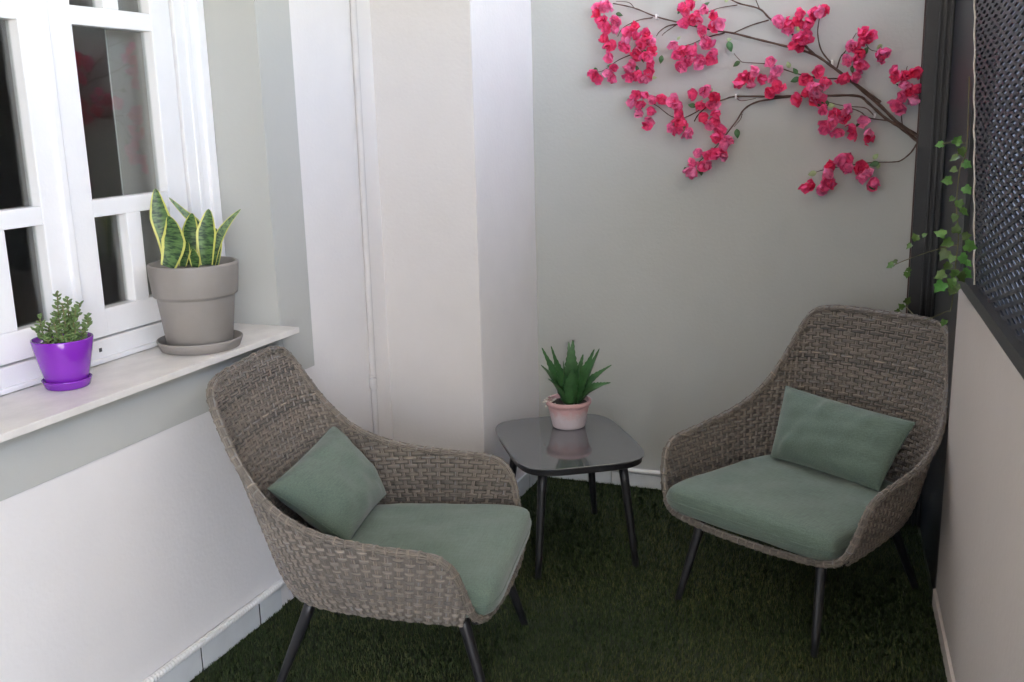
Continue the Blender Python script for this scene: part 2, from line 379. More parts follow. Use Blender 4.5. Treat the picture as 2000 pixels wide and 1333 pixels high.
nb = thing('dark_backdrop', 'dark block added beyond the mesh screen to dim what shows through', 'building', (4.5, 9.0, -.13))  # added dark block, no known building; darkens the mesh holes
M_backdrop = mat('backdrop_dark', (0.013, 0.016, 0.024), 0.7, 0.25, 3)
put('wall', box(-1.5, 9.0, 8.0, 11.0, -.13, 7.0), M_backdrop, nb)
put('roof', box(-1.7, 9.2, 7.8, 11.2, 7.0, 7.2), M_backdrop, nb)
M_end = mat('added_end_wall_paint', (0.46, 0.46, 0.46), 0.75, 0.03, 2)
endw = put('added_end_wall', box(-2.6, 1.2, -4.4, -4.2, -.1, ZC + .1), M_end)  # unseen wall, added to block light from behind the camera
tag(endw, 'unseen grey wall added behind the viewer to cut the light there', 'wall')

# ================================================================= FURNITURE
# ---- woven lounge chairs
def weave_mat():
    m = bpy.data.materials.new('woven_resin'); m.use_nodes = True; nt = m.node_tree; b = nt.nodes['Principled BSDF']
    at = nt.nodes.new('ShaderNodeAttribute'); at.attribute_name = 'strand'
    cr = nt.nodes.new('ShaderNodeValToRGB'); e = cr.color_ramp.elements
    e[0].position = 0; e[0].color = (0.07, 0.067, 0.064, 1); e[1].position = 1; e[1].color = (0.43, 0.355, 0.275, 1)
    for p, c in ((0.25, (0.118, 0.106, 0.093, 1)), (0.5, (0.184, 0.162, 0.138, 1)), (0.75, (0.268, 0.227, 0.186, 1)), (0.88, (0.215, 0.22, 0.223, 1))):
        k = e.new(p); k.color = c
    n = nt.nodes.new('ShaderNodeTexNoise'); n.inputs['Scale'].default_value = 35; n.inputs['Detail'].default_value = 3
    tc = nt.nodes.new('ShaderNodeTexCoord'); nt.links.new(tc.outputs['Object'], n.inputs['Vector'])
    ad = nt.nodes.new('ShaderNodeMath'); ad.operation = 'MULTIPLY_ADD'; ad.inputs[1].default_value = 0.5; ad.inputs[2].default_value = -0.25
    nt.links.new(n.outputs[0], ad.inputs[0])
    s = nt.nodes.new('ShaderNodeMath'); s.operation = 'ADD'; nt.links.new(at.outputs['Fac'], s.inputs[0]); nt.links.new(ad.outputs[0], s.inputs[1])
    nt.links.new(s.outputs[0], cr.inputs[0]); nt.links.new(cr.outputs[0], b.inputs['Base Color'])
    b.inputs['Roughness'].default_value = 0.42; b.inputs['Specular IOR Level'].default_value = 0.5
    return m
M_weave = weave_mat()

class Strands:
    """many thin strands collected in one mesh, each with its own tint"""
    def __init__(s): s.V = []; s.F = []; s.A = []; s.n = 0
    def ring(s, P, N, wa, wb, tint):
        """strand through points P; N = direction of its thin side; half widths wa (along N) and wb (across)"""
        P = np.asarray(P, float)
        if len(P) < 2: return
        T = np.gradient(P, axis=0); T /= np.linalg.norm(T, axis=1)[:, None] + 1e-9
        B = np.cross(T, N); B /= np.linalg.norm(B, axis=1)[:, None] + 1e-9; N2 = np.cross(B, T)
        m = len(P)
        q = np.stack([P + N2 * wa, P + B * wb, P - N2 * wa, P - B * wb], 1).reshape(-1, 3)
        i = np.arange(m - 1)[:, None] * 4; k = np.arange(4)[None, :]; l = (k + 1) % 4
        f = np.stack([i + k, i + l, i + 4 + l, i + 4 + k], -1).reshape(-1, 4) + s.n
        s.V.append(q); s.F.append(f); s.A.append(np.full(len(q), tint)); s.n += len(q)
    def build(s, name, parent):
        V = np.concatenate(s.V); F = np.concatenate(s.F); me = bpy.data.meshes.new(name)
        me.vertices.add(len(V)); me.vertices.foreach_set('co', V.ravel())
        me.loops.add(F.size); me.loops.foreach_set('vertex_index', F.ravel().astype(np.int32))
        me.polygons.add(len(F)); me.polygons.foreach_set('loop_start', np.arange(0, F.size, 4, dtype=np.int32))
        me.polygons.foreach_set('use_smooth', np.ones(len(F), bool)); me.update(calc_edges=True)
        a = me.attributes.new('strand', 'FLOAT', 'POINT'); a.data.foreach_set('value', np.concatenate(s.A))
        me.materials.append(M_weave); o = obj(name, me, parent); return o

def tint(): return float(np.clip(rng.normal(0.5, 0.2), 0.05, 0.95))
# half outline of the shell from the middle of the back to the front of the arm: rim and foot of the shell
RIM = [(0, -.462, .922), (.13, -.462, .922), (.220, -.452, .913), (.263, -.436, .885), (.289, -.400, .815), (.314, -.345, .720), (.341, -.265, .630),
       (.364, -.17, .577), (.380, -.06, .549), (.387, .06, .535), (.388, .165, .528), (.386, .225, .517), (.379, .262, .484), (.368, .282, .425), (.349, .296, .362)]
FOOT = [(0, -.285, .303), (.07, -.285, .303), (.145, -.278, .303), (.188, -.262, .303), (.224, -.238, .303), (.254, -.205, .303), (.277, -.16, .303),
        (.294, -.10, .303), (.306, -.02, .303), (.314, .06, .303), (.319, .13, .303), (.322, .19, .303), (.323, .228, .303), (.323, .252, .303), (.320, .270, .303)]
def full(P, k=6):
    S = spline(P, k); L = S.copy(); L[:, 0] *= -1
    return np.concatenate([L[::-1], S[1:]])
def make_chair(loc, rz, label, group):
    t = thing('woven_armchair', label, 'armchair', loc, group, rz); OFF[t.name] = np.zeros(3)
    T0, B0 = full(RIM), full(FOOT)
    mid = (T0 * .4 + B0 * .6); arc = np.concatenate([[0], np.cumsum(np.linalg.norm(np.diff(mid, axis=0), axis=1))])
    LEN = arc[-1]; nst = int(LEN / 0.0268)
    def curves(s): return (np.stack([np.interp(s, arc, T0[:, k]) for k in range(3)], -1), np.stack([np.interp(s, arc, B0[:, k]) for k in range(3)], -1))
    sf = np.linspace(0, LEN, 1200); Tf, Bf = curves(sf); Lf = np.linalg.norm(Tf - Bf, axis=1)
    def surf(s, h):
        """point and outward normal at arc s, height h above the foot"""
        Tc, Bc = curves(s); L = np.linalg.norm(Tc - Bc, axis=1); u = np.clip(h / L, 0, 1)
        T2, B2 = curves(s + 0.004); T1, B1 = curves(s - 0.004)
        tang = (T2 - T1) * u[:, None] + (B2 - B1) * (1 - u)[:, None]; up = (Tc - Bc) / L[:, None]
        n = np.cross(tang, up); n /= np.linalg.norm(n, axis=1)[:, None] + 1e-9
        P = Bc + (Tc - Bc) * u[:, None]
        rad = P.copy(); rad[:, 2] = 0; rad[:, 1] += 0.0
        sg = np.sign(np.sum(n * (P - np.array([0, 0.05, .5])), axis=1)); n = n * sg[:, None]
        hh = np.clip(h, 0, .12) / .12
        bulge = 0.024 * (np.sqrt(np.clip(1 - (1 - hh) ** 2, 0, 1)) - u)
        return P + n * bulge[:, None], n
    st = Strands()
    ROW, PER = 0.0136, 3
    h = 0.004; k = 0
    while h < 0.70:
        s_ok = sf[(Lf > h + ROW * .6)]
        if len(s_ok) < 4: break
        # contiguous runs
        idx = np.where(Lf > h + ROW * .6)[0]; cuts = np.where(np.diff(idx) > 1)[0]
        runs = np.split(idx, cuts + 1)
        for run in runs:
            s0, s1 = sf[run[0]], sf[run[-1]]
            if s1 - s0 < 0.02: continue
            ss = np.arange(s0, s1, LEN / nst / 5)
            for p in range(PER):
                ph = np.pi * ss / (LEN / nst) + np.pi * (k % 2)
                w = np.sin(ph); amp = (np.sign(w) * np.abs(w) ** .6 - .50) * 0.0048
                hh = h + ROW * .5 + (p - 1) * ROW * .325 * (.76 + .24 * np.abs(w)) + 0.0006 * math.sin(k * 1.7 + p)
                P, n = surf(ss, np.clip(hh + 0.0008 * np.sin(ss * 23 + k * 2.1), .001, 1))
                st.ring(P + n * amp[:, None], n, 0.0016, 0.0025, tint())
        h += ROW; k += 1
    for i in range(nst + 1):                      # upright stakes, two thin strands each
        s = (i + .5) * LEN / nst
        if s > LEN: break
        Lh = np.interp(s, sf, Lf); hs = np.arange(0, Lh, 0.012)
        for d in (-.0026, .0026):
            P, n = surf(np.full_like(hs, s + d), hs)
            st.ring(P, n, 0.0023, 0.0022, tint() * .5 + .45)
    sh = st.build('woven_shell', t); tag(sh, kind='stuff')
    gs = np.linspace(0.004, LEN - .004, 150); gh = np.linspace(0, 1, 14); LV = []
    for q in gh:
        Lg = np.interp(gs, sf, Lf); Pq, nq = surf(gs, Lg * q * .985 + .002); LV.append(Pq)
    LV = np.concatenate(LV); ng = len(gs)
    put('weave_backing', (LV, [(r_ * ng + i, r_ * ng + i + 1, (r_ + 1) * ng + i + 1, (r_ + 1) * ng + i) for r_ in range(13) for i in range(ng - 1)]), mat_core, t, True, True)  # added sheet in the brown of shaded strands, fills the weave gaps
    # braided rim that runs round the whole opening
    fr = np.array([(-.328, .307, .326), (-.275, .325, .312), (-.13, .341, .306), (0, .344, .305), (.13, .341, .306), (.275, .325, .312), (.328, .307, .326)])
    Tr = np.concatenate([T0, spline(fr[::-1], 8)]); 
    # shift rim outward like the shell top
    loop = np.concatenate([Tr, Tr[:1]])
    al = np.concatenate([[0], np.cumsum(np.linalg.norm(np.diff(loop, axis=0), axis=1))]); TL = al[-1]
    def rim(s): s = np.mod(s, TL); return np.stack([np.interp(s, al, loop[:, k]) for k in range(3)], -1)
    ss = np.arange(0, TL + .004, 0.006); Pc = sum(rim(ss + d) for d in (-.02, -.01, 0, .01, .02)) / 5
    Tn = np.gradient(Pc, axis=0); Tn /= np.linalg.norm(Tn, axis=1)[:, None]
    outw = Pc - np.array([0, 0.05, .42]); outw -= Tn * np.sum(outw * Tn, axis=1)[:, None]; outw /= np.linalg.norm(outw, axis=1)[:, None]
    side = np.cross(Tn, outw)
    rb = Strands(); R = 0.0095
    core, _f2 = tube(Pc, R * .8, 8)
    for j in range(11):
        a = j * 2 * np.pi / 11
        wob = 0.0012 * np.sin(ss * 2 * np.pi / .058 + (j % 2) * np.pi)
        d = np.cos(a) * outw + np.sin(a) * side
        rb.ring(Pc + d * (R + wob)[:, None], d, 0.0015, 0.0030, tint())
    for i in range(int(TL / 0.029)):               # wraps
        s = i * 0.029; c = int(np.argmin(np.abs(ss - s)))
        for w in (0, 1):
            a = np.linspace(0, 2 * np.pi, 13); off = np.pi * (i % 2) * .5
            d = np.cos(a + off)[:, None] * outw[c] + np.sin(a + off)[:, None] * side[c]
            rr = R + 0.0016 + 0.0012 * np.sign(np.sin(2.5 * a))
            rb.ring(Pc[c] + d * rr[:, None] + Tn[c] * (w * .004 + .0025 * np.sin(a))[:, None], d, 0.0013, 0.0021, tint() * .8 + .18)
    rm = rb.build('braided_rim', t); tag(rm, kind='stuff')
    put('rim_core', (core, _f2), mat_core, t, True, True)
    # seat base under the cushion
    ft = full(FOOT, 4); cen = np.array([[0, .02, .285]])
    V = np.concatenate([ft, ft * [0.98, 0.98, 1] + [0, 0, .018]]); n = len(ft)
    F = [tuple(range(n - 1, -1, -1)), tuple(range(n, 2 * n))] + [(i, (i + 1) % n, n + (i + 1) % n, n + i) for i in range(n)]
    put('seat_base', (V, F), M_leg, t, False, True)
    put('front_rail', tube(spline(fr, 6) + [0, -.006, -.004], 0.010, 8), M_leg, t, True, True)
    for sx in (-1, 1):
        for (tx, tyy, fx, fy) in ((.225, .235, .265, .325), (.205, -.20, .260, -.325)):
            P = [(sx * (tx + (fx - tx) * u), tyy + (fy - tyy) * u, .308 * (1 - u)) for u in np.linspace(0, 1, 6)]
            put('leg', join(tube(P, np.linspace(.0185, .0115, 6), 14)), M_leg, t, True, True)
    return t
mat_core = mat('woven_core', (0.125, 0.110, 0.095), 0.75, 0.2, 60)
def copy_tree(o, parent=None):
    c = o.copy(); COL.objects.link(c); c.parent = parent
    for ch in list(o.children): copy_tree(ch, c)
    return c
LC, LR = np.array([-1.388, 2.503, 0]), math.radians(-79.4)
RC, RR = np.array([-0.300, 3.335, 0]), math.radians(153.5)
GC = 'woven armchairs'
chair_l = make_chair(LC, LR, 'grey brown woven armchair below the window sill, facing right', GC)
chair_r = copy_tree(chair_l); chair_l.scale = (1, 1, 1.02); chair_r.location = RC; chair_r.rotation_euler = (0, 0, RR)
chair_r['label'] = 'grey brown woven armchair in the right corner beside the parapet'

# ---- fabric
def fabric(name, rgb):
    m = mat(name, rgb, 0.9, 0.05, 5, 0.0, sheen=0.25); nt = m.node_tree; b = nt.nodes['Principled BSDF']
    tc = nt.nodes.new('ShaderNodeTexCoord'); bumps = []
    hs = [n for n in nt.nodes if n.type == 'HUE_SAT'][0]
    ws = []
    for ax, sc_ in (((1, 0.06, 1), 420), ((0.06, 1, 1), 420)):
        mp = nt.nodes.new('ShaderNodeMapping'); mp.inputs['Scale'].default_value = ax
        nt.links.new(tc.outputs['Object'], mp.inputs[0])
        n = nt.nodes.new('ShaderNodeTexNoise'); n.inputs['Scale'].default_value = sc_; n.inputs['Detail'].default_value = 2
        nt.links.new(mp.outputs[0], n.inputs['Vector']); ws.append(n)
    a = nt.nodes.new('ShaderNodeMath'); a.operation = 'ADD'; nt.links.new(ws[0].outputs[0], a.inputs[0]); nt.links.new(ws[1].outputs[0], a.inputs[1])
    r = nt.nodes.new('ShaderNodeMapRange'); r.inputs[1].default_value = 0.75; r.inputs[2].default_value = 1.25; r.inputs[3].default_value = 0.78; r.inputs[4].default_value = 1.2
    nt.links.new(a.outputs[0], r.inputs[0])
    mx = nt.nodes.new('ShaderNodeMix'); mx.data_type = 'RGBA'; mx.blend_type = 'MULTIPLY'; mx.inputs[0].default_value = 1
    nt.links.new(hs.outputs[0], mx.inputs[6]); nt.links.new(r.outputs[0], mx.inputs[7]); nt.links.new(mx.outputs[2], b.inputs['Base Color'])
    bp = nt.nodes.new('ShaderNodeBump'); bp.inputs['Strength'].default_value = 0.25; bp.inputs['Distance'].default_value = 0.001
    nt.links.new(a.outputs[0], bp.inputs['Height']); nt.links.new(bp.outputs[0], b.inputs['Normal'])
    return m
M_fab = fabric('sage_fabric', (0.108, 0.156, 0.125))
def soft(corner, thick, pw, qw, ears, n=34, seed=0, creases=()):
    """cushion: corner(u,v) -> centre-surface point; two puffed faces that meet in a seam"""
    r = np.random.default_rng(seed); ph = r.uniform(0, 6, 8)
    u = np.linspace(-1, 1, n); V = []; F = []
    u = np.sign(u) * (1 - (1 - np.abs(u)) ** 1.5)
    for sgn in (1, -1):
        for a in u:
            for b in u:
                p, nrm = corner(a, b)
                e = (1 - np.abs(a) ** pw) * (1 - np.abs(b) ** pw)
                hgt = thick / 2 * max(e, 0) ** (1 / qw)
                edge = 1 - max(abs(a), abs(b)) ** 8
                w = (math.sin(a * 5 + b * 3 + ph[0]) * .35 + math.sin(a * 9 - b * 6 + ph[1]) * .3 + math.sin(b * 13 + a * 4 + ph[2]) * .22 + math.sin(a * 17 + b * 5 + ph[3]) * .15) * .045 * thick * edge
                for (ca, cb, da, db, dep, wid) in creases:
                    t_ = (a - ca) * da + (b - cb) * db; q_ = -(a - ca) * db + (b - cb) * da
                    w -= dep * thick * math.exp(-(q_ / wid) ** 2) * (1 / (1 + math.exp(-t_ * 8))) * math.exp(-max(t_, 0) * 2.2) * edge
                V.append(p + nrm * (sgn * hgt + w))
    N = n * n
    for s in (0, 1):
        for i in range(n - 1):
            for j in range(n - 1):
                q = (s * N + i * n + j, s * N + (i + 1) * n + j, s * N + (i + 1) * n + j + 1, s * N + i * n + j + 1)
                F.append(q if s == 0 else q[::-1])
    return V, F
def seam_path(corner, n=26, off=0.0):
    P = []
    u = np.linspace(-1, 1, n)
    for a in u: P.append(corner(a, -1)[0])
    for b in u[1:]: P.append(corner(1, b)[0])
    for a in u[::-1][1:]: P.append(corner(a, 1)[0])
    for b in u[::-1][1:]: P.append(corner(-1, b)[0])
    return P
def merged(VF):
    V, F = VF; bm = bmesh.new(); vs_ = [bm.verts.new(v) for v in V]
    for f in F:
        try: bm.faces.new([vs_[i] for i in f])
        except ValueError: pass
    bmesh.ops.remove_doubles(bm, verts=bm.verts[:], dist=1e-5); bm.verts.index_update()
    V = np.array([v.co for v in bm.verts]); F = [[v.index for v in f.verts] for f in bm.faces]; bm.free(); return V, F
def seat_corner(a, b):
    # a lateral, b front(+1)-rear(-1); rounded rear corners, wider in front
    hw = 0.310 + 0.014 * b; y = 0.048 + 0.312 * b
    x = a * hw
    rc = max(0.0, abs(a) - 0.45) / 0.55
    if b < 0: y += 0.075 * rc ** 2.2 * (-b)
    else: y -= 0.028 * rc ** 4 * b
    x *= 1 - 0.03 * abs(b) ** 6
    return np.array([x, y, 0.362 + 0.008 * b - .004 * a * a]), np.array([0, 0, 1.0])
def place_seat(label, C, R, seed):
    VF = merged(soft(seat_corner, 0.110, 9, 3.6, 0, 40, seed))
    V = np.array(VF[0]); base = np.array([0, 0.05, 0.306]); V = V - base
    o = obj('seat_cushion', mesh('seat_cushion', V, VF[1], M_fab, True))
    rm = Matrix.Rotation(R, 4, 'Z'); o.rotation_euler = (0, 0, R); o.location = Vector(C) + rm @ Vector(base)
    tag(o, label, 'cushion', 'sage green seat cushions')
    sp = obj('piping', mesh('piping', *tube(np.array(seam_path(seat_corner)) - base, 0.0022, 6), M_fab, True), o)
    return o
place_seat('sage green seat cushion on the left woven armchair', LC, LR, 3)
place_seat('sage green seat cushion on the right woven armchair', RC, RR, 11)
def place_pillow(label, bl, br, tr, tl, thick, seed, creases):
    bl, br, tr, tl = [np.array(p, float) for p in (bl, br, tr, tl)]
    nrm = _unit(np.cross(br - bl, tl - bl)); cen = (bl + br + tr + tl) / 4
    def corner(a, b):
        # pinched outline: edges draw in between the corners
        aa = a * (1 - 0.03 * (1 - b * b)); bb = b * (1 - 0.04 * (1 - a * a))
        s, t_ = (aa + 1) / 2, (bb + 1) / 2
        p = bl * (1 - s) * (1 - t_) + br * s * (1 - t_) + tr * s * t_ + tl * (1 - s) * t_
        return p, nrm
    V, F = merged(soft(corner, thick, 2.7, 1.8, 0, 36, seed, creases))
    base = np.array([cen[0], cen[1], min(bl[2], br[2])])
    o = obj('pillow', mesh('pillow', V - base, F, M_fab, True), None, base)
    tag(o, label, 'pillow', 'sage green lumbar pillows')
    obj('piping', mesh('piping', *tube(np.array(seam_path(corner)) - base, 0.0016, 6), M_fab, True), o)
place_pillow('plump sage green pillow leaning on the backrest of the left armchair',
             (-1.505, 2.395, .418), (-1.590, 2.785, .418), (-1.765, 2.765, .650), (-1.685, 2.270, .614), 0.15, 5,
             ((-.2, .9, .2, -1, .10, .10), (.7, -.8, -.6, .8, .10, .10)))
place_pillow('sage green pillow with a dented top edge leaning in the right armchair',
             (-0.058, 3.305, .418), (-0.432, 3.535, .420), (-0.402, 3.665, .652), (0.042, 3.405, .630), 0.145, 9,
             ((.12, 1.0, 0.05, -1, .28, .09), (-.6, .9, .3, -1, .14, .12), (.75, -.9, -.4, 1, .16, .1)))

# ---- side table
tc_ = np.array([-1.185, 3.476, 0]); tbl = thing('side_table', 'low black side table with a grey glass top between the armchairs', 'table', tc_, None, math.radians(34.0))
OFF[tbl.name] = np.zeros(3)
def slab(hx, hy, z0, z1, ex, bev, n=96, dome=0):
    a = np.linspace(0, 2 * np.pi, n, endpoint=False); c, s = np.cos(a), np.sin(a)
    X = np.sign(c) * np.abs(c) ** (2 / ex); Y = np.sign(s) * np.abs(s) ** (2 / ex)
    V, F = [], []
    for (ins, z) in ((bev, z0), (0, z0 + bev), (0, z1 - bev), (bev, z1)):
        V += [((hx - ins) * x, (hy - ins) * y, z) for x, y in zip(X, Y)]
    for r in range(3):
        for j in range(n): k = (j + 1) % n; F.append((r * n + j, r * n + k, (r + 1) * n + k, (r + 1) * n + j))
    F.append(tuple(range(n - 1, -1, -1))); F.append(tuple(3 * n + j for j in range(n)))
    return V, F
M_top = mat('grey_glass_top', (0.085, 0.09, 0.095), 0.10, 0.02, 4, 0, spec=0.8, coat=0.4)
put('glass_top', slab(.245, .312, .424, .430, 4.6, .0015), M_top, tbl, False, True)
put('top_frame', slab(.237, .304, .400, .4238, 4.6, .003), M_leg, tbl, False, True)
for sx in (-1, 1):
    for sy in (-1, 1):
        P = [(sx * (.150 + .037 * u), sy * (.215 + .048 * u), .400 * (1 - u)) for u in np.linspace(0, 1, 6)]
        put('leg', tube(P, np.linspace(.0175, .0115, 6), 14), M_leg, tbl, True, True)

# ================================================================= PLANTS
def strip_mesh(name, P, width, nrm, m, fold=0.15, nu=5, thick=0.0, curl=0.0, teeth=0.0):
    """leaf blade along points P with half width per point; UV u across, v along"""
    P = np.asarray(P, float); T = np.gradient(P, axis=0); T /= np.linalg.norm(T, axis=1)[:, None]
    N = np.asarray(nrm, float); N = np.broadcast_to(N, P.shape); B = np.cross(T, N); B /= np.linalg.norm(B, axis=1)[:, None] + 1e-9
    N = np.cross(B, T)
    width = np.asarray(width, float).copy(); k = len(P)
    V, UV = [], []
    us = np.linspace(-1, 1, nu)
    layers = ((1, 0.0),) if thick == 0 else ((1, thick / 2), (-1, thick / 2))
    for sg, th in layers:
        for i in range(k):
            for u in us:
                w = width[i]
                if teeth and abs(u) == 1 and i % 2: w = w * (1 - teeth)
                h = -fold * (1 - u * u) * width[i] + sg * th * (1 - abs(u) ** 2) * (width[i] / width.max())
                V.append(P[i] + B[i] * (u * w) + N[i] * h + N[i] * curl * (i / (k - 1)) ** 2 * 0); UV.append(((u + 1) / 2, i / (k - 1)))
    F = []
    for l in range(len(layers)):
        o = l * k * nu
        for i in range(k - 1):
            for j in range(nu - 1):
                q = (o + i * nu + j, o + i * nu + j + 1, o + (i + 1) * nu + j + 1, o + (i + 1) * nu + j); F.append(q if l == 0 else q[::-1])
    me = mesh(name, V, F, m, True); uvl = me.uv_layers.new(name='UVMap')
    idx = np.empty(len(me.loops), np.int32); me.loops.foreach_get('vertex_index', idx)
    uvl.data.foreach_set('uv', np.array(UV)[idx].ravel()); return me

def snake_mat():
    m = bpy.data.materials.new('snake_plant_leaf'); m.use_nodes = True; nt = m.node_tree; b = nt.nodes['Principled BSDF']; L = nt.links.new
    uv = nt.nodes.new('ShaderNodeUVMap'); sx = nt.nodes.new('ShaderNodeSeparateXYZ'); L(uv.outputs[0], sx.inputs[0])
    n = nt.nodes.new('ShaderNodeTexNoise'); mp = nt.nodes.new('ShaderNodeMapping'); mp.inputs['Scale'].default_value = (2.2, 26, 1)
    tc = nt.nodes.new('ShaderNodeTexCoord'); oi = nt.nodes.new('ShaderNodeObjectInfo')
    L(uv.outputs[0], mp.inputs[0]); L(mp.outputs[0], n.inputs['Vector']); n.inputs['Scale'].default_value = 1; n.inputs['Detail'].default_value = 3; n.inputs['Distortion'].default_value = .6
    n.noise_dimensions = '4D'; L(oi.outputs['Random'], n.inputs['W'])
    cr = nt.nodes.new('ShaderNodeValToRGB'); e = cr.color_ramp.elements
    e[0].position = .40; e[0].color = (0.010, 0.040, 0.014, 1); e[1].position = .60; e[1].color = (0.10, 0.19, 0.055, 1)
    L(n.outputs[0], cr.inputs[0])
    a = nt.nodes.new('ShaderNodeMath'); a.operation = 'SUBTRACT'; a.inputs[1].default_value = .5; L(sx.outputs[0], a.inputs[0])
    ab = nt.nodes.new('ShaderNodeMath'); ab.operation = 'ABSOLUTE'; L(a.outputs[0], ab.inputs[0])
    n2 = nt.nodes.new('ShaderNodeTexNoise'); n2.inputs['Scale'].default_value = 7; L(uv.outputs[0], n2.inputs['Vector'])
    ma = nt.nodes.new('ShaderNodeMath'); ma.operation = 'MULTIPLY_ADD'; ma.inputs[1].default_value = .10; L(n2.outputs[0], ma.inputs[0]); L(ab.outputs[0], ma.inputs[2])
    st = nt.nodes.new('ShaderNodeMapRange'); st.inputs[1].default_value = .425; st.inputs[2].default_value = .445; L(ma.outputs[0], st.inputs[0])
    mx = nt.nodes.new('ShaderNodeMix'); mx.data_type = 'RGBA'; L(st.outputs[0], mx.inputs[0]); L(cr.outputs[0], mx.inputs[6]); mx.inputs[7].default_value = (0.55, 0.55, 0.13, 1)
    L(mx.outputs[2], b.inputs['Base Color']); b.inputs['Roughness'].default_value = .42
    return m
M_snake = snake_mat()
M_soil = mat('potting_soil', (0.035, 0.026, 0.02), 0.95, 0.4, 90, 0.9, 160)
M_greypot = mat('taupe_plastic', (0.255, 0.235, 0.215), 0.5, 0.05, 10, 0.06, 240)
M_purple = mat('glossy_purple_plastic', (0.20, 0.022, 0.40), 0.16, 0.02, 8, coat=0.3)

# ---- grey pot with snake plant on the sill
SZ = 0.9745; GP = np.array([-2.012, 2.440, SZ])
sa = thing('pot_saucer', 'round taupe saucer under the large pot on the sill', 'saucer', GP); OFF[sa.name] = np.zeros(3)
put('dish', lathe([(.001, .0035), (.100, .0035), (.112, .006), (.1225, .031), (.1245, .0325), (.127, .0315), (.1275, .028), (.117, .002), (.112, .0), (.001, .0)][::-1], 56), M_greypot, sa, True, True)
gp = thing('plant_pot', 'large taupe plastic pot with a wide rim and a snake plant on the sill', 'plant pot', GP + [0, 0, .0045]); OFF[gp.name] = np.zeros(3)
put('pot_body', lathe([(.001, 0), (.092, 0), (.0965, .004), (.114, .154), (.1150, .158), (.1230, .162), (.1250, .168), (.1335, .252), (.1332, .256), (.130, .259),
                       (.124, .2585), (.1215, .255), (.118, .205), (.001, .205)], 64), M_greypot, gp, True, True)
put('soil', lathe([(.001, .223), (.05, .226), (.10, .222), (.121, .216), (.121, .2), (.001, .2)][::-1], 40), M_soil, gp, True, True)
# leaves: picture points relative to the pot, laid out in the plane through the pot that faces the photograph's camera
vdir = _unit(np.array([GP[0], GP[1], 0])); rdir = np.array([vdir[1], -vdir[0], 0])
def leaf_pt(cx_, cy_, depth):
    px, py = cx_ / 3.3333, 350 + cy_ / 3.3333
    d = _ray(px, py); c = GP + vdir * depth; t = ((c - CAM) @ vdir) / (d @ vdir); return CAM + d * t - (GP + np.array([0, 0, .0045]))
SN = [([(1092, 575), (1120, 480), (1130, 400), (1120, 310), (1095, 240)], 66, -.035, .75), ([(1110, 560), (1085, 400), (1042, 250), (1022, 140), (1012, 62)], 54, .035, .62),
      ([(1245, 560), (1240, 420), (1240, 330), (1245, 265), (1250, 222)], 44, .05, .6), ([(1345, 560), (1340, 450), (1342, 350), (1352, 260), (1358, 195)], 56, -.01, .7),
      ([(1385, 560), (1405, 450), (1440, 350), (1500, 265), (1568, 195)], 25, .03, .6), ([(1310, 560), (1312, 430), (1285, 305), (1195, 215), (1098, 120)], 28, .065, .55),
      ([(1270, 575), (1268, 530), (1262, 490), (1255, 452)], 32, -.05, .8), ([(1405, 560), (1415, 450), (1412, 380), (1405, 320)], 26, .055, .7), ([(1190, 570), (1200, 500), (1212, 450), (1222, 410)], 28, .01, .8)]
for k, (pts, hw, dep, tp) in enumerate(SN):
    P = spline([leaf_pt(x, y, dep + .02 * (i / (len(pts) - 1)) * (1 if k % 2 else -1)) for i, (x, y) in enumerate(pts)], 7)
    u = np.linspace(0, 1, len(P)); w = 1.12 * hw / 3.333 / 604 * np.clip(np.where(u < .5, .60 + .40 * np.sin(np.pi * u), ((1 - u) / .5) ** .72), .012, 1)
    tw = (-.4 + .25 * (k % 3)); nv = -vdir + rdir * tw
    me = strip_mesh('leaf', P, w, nv, M_snake, 0.22, 7, .003); obj('leaf', me, gp)
# ---- purple pot with a jade-like succulent
PP = np.array([-2.062, 1.958, SZ])
pp = thing('plant_pot', 'small glossy purple pot with a bushy succulent on the sill', 'plant pot', PP); OFF[pp.name] = np.zeros(3)
put('pot_body', lathe([(.001, .010), (.056, .010), (.060, .014), (.072, .062), (.081, .100), (.0875, .134), (.0865, .137), (.083, .137), (.0815, .132), (.076, .112), (.001, .112)], 56), M_purple, pp, True, True)
put('saucer', lathe([(.001, 0), (.060, 0), (.064, .003), (.0705, .021), (.0715, .0235), (.0695, .0245), (.067, .0225), (.061, .008), (.001, .008)], 56), M_purple, pp, True, True)
put('soil', lathe([(.001, .124), (.05, .124), (.079, .119), (.079, .11), (.001, .11)][::-1], 36), M_soil, pp, True, True)
pp.scale = (.88, .88, .96)
M_succ = mat('succulent_leaf', (0.13, 0.20, 0.065), 0.45, 0.3, 60)
M_succ_stem = mat('succulent_stem', (0.16, 0.15, 0.06), 0.6)
def ovoid(c, ax, up, L, W, H):
    c, ax, up = np.asarray(c), _unit(np.asarray(ax, float)), np.asarray(up, float); sd = _unit(np.cross(ax, up)); up = np.cross(sd, ax)
    V, F = [], []; n = 6; rows = 5
    for i in range(rows):
        u = i / (rows - 1); r = math.sin(math.pi * (0.04 + 0.92 * u)) ** .75 * (0.75 + .35 * u)
        for j in range(n):
            a = 2 * math.pi * j / n; V.append(c + ax * (L * u) + sd * (W * r * math.cos(a)) + up * (H * r * math.sin(a)))
    for i in range(rows - 1):
        for j in range(n): k = (j + 1) % n; F.append((i * n + j, i * n + k, (i + 1) * n + k, (i + 1) * n + j))
    F.append(tuple(range(n - 1, -1, -1))); F.append(tuple((rows - 1) * n + j for j in range(n)))
    return np.array(V), F
r2 = np.random.default_rng(5)
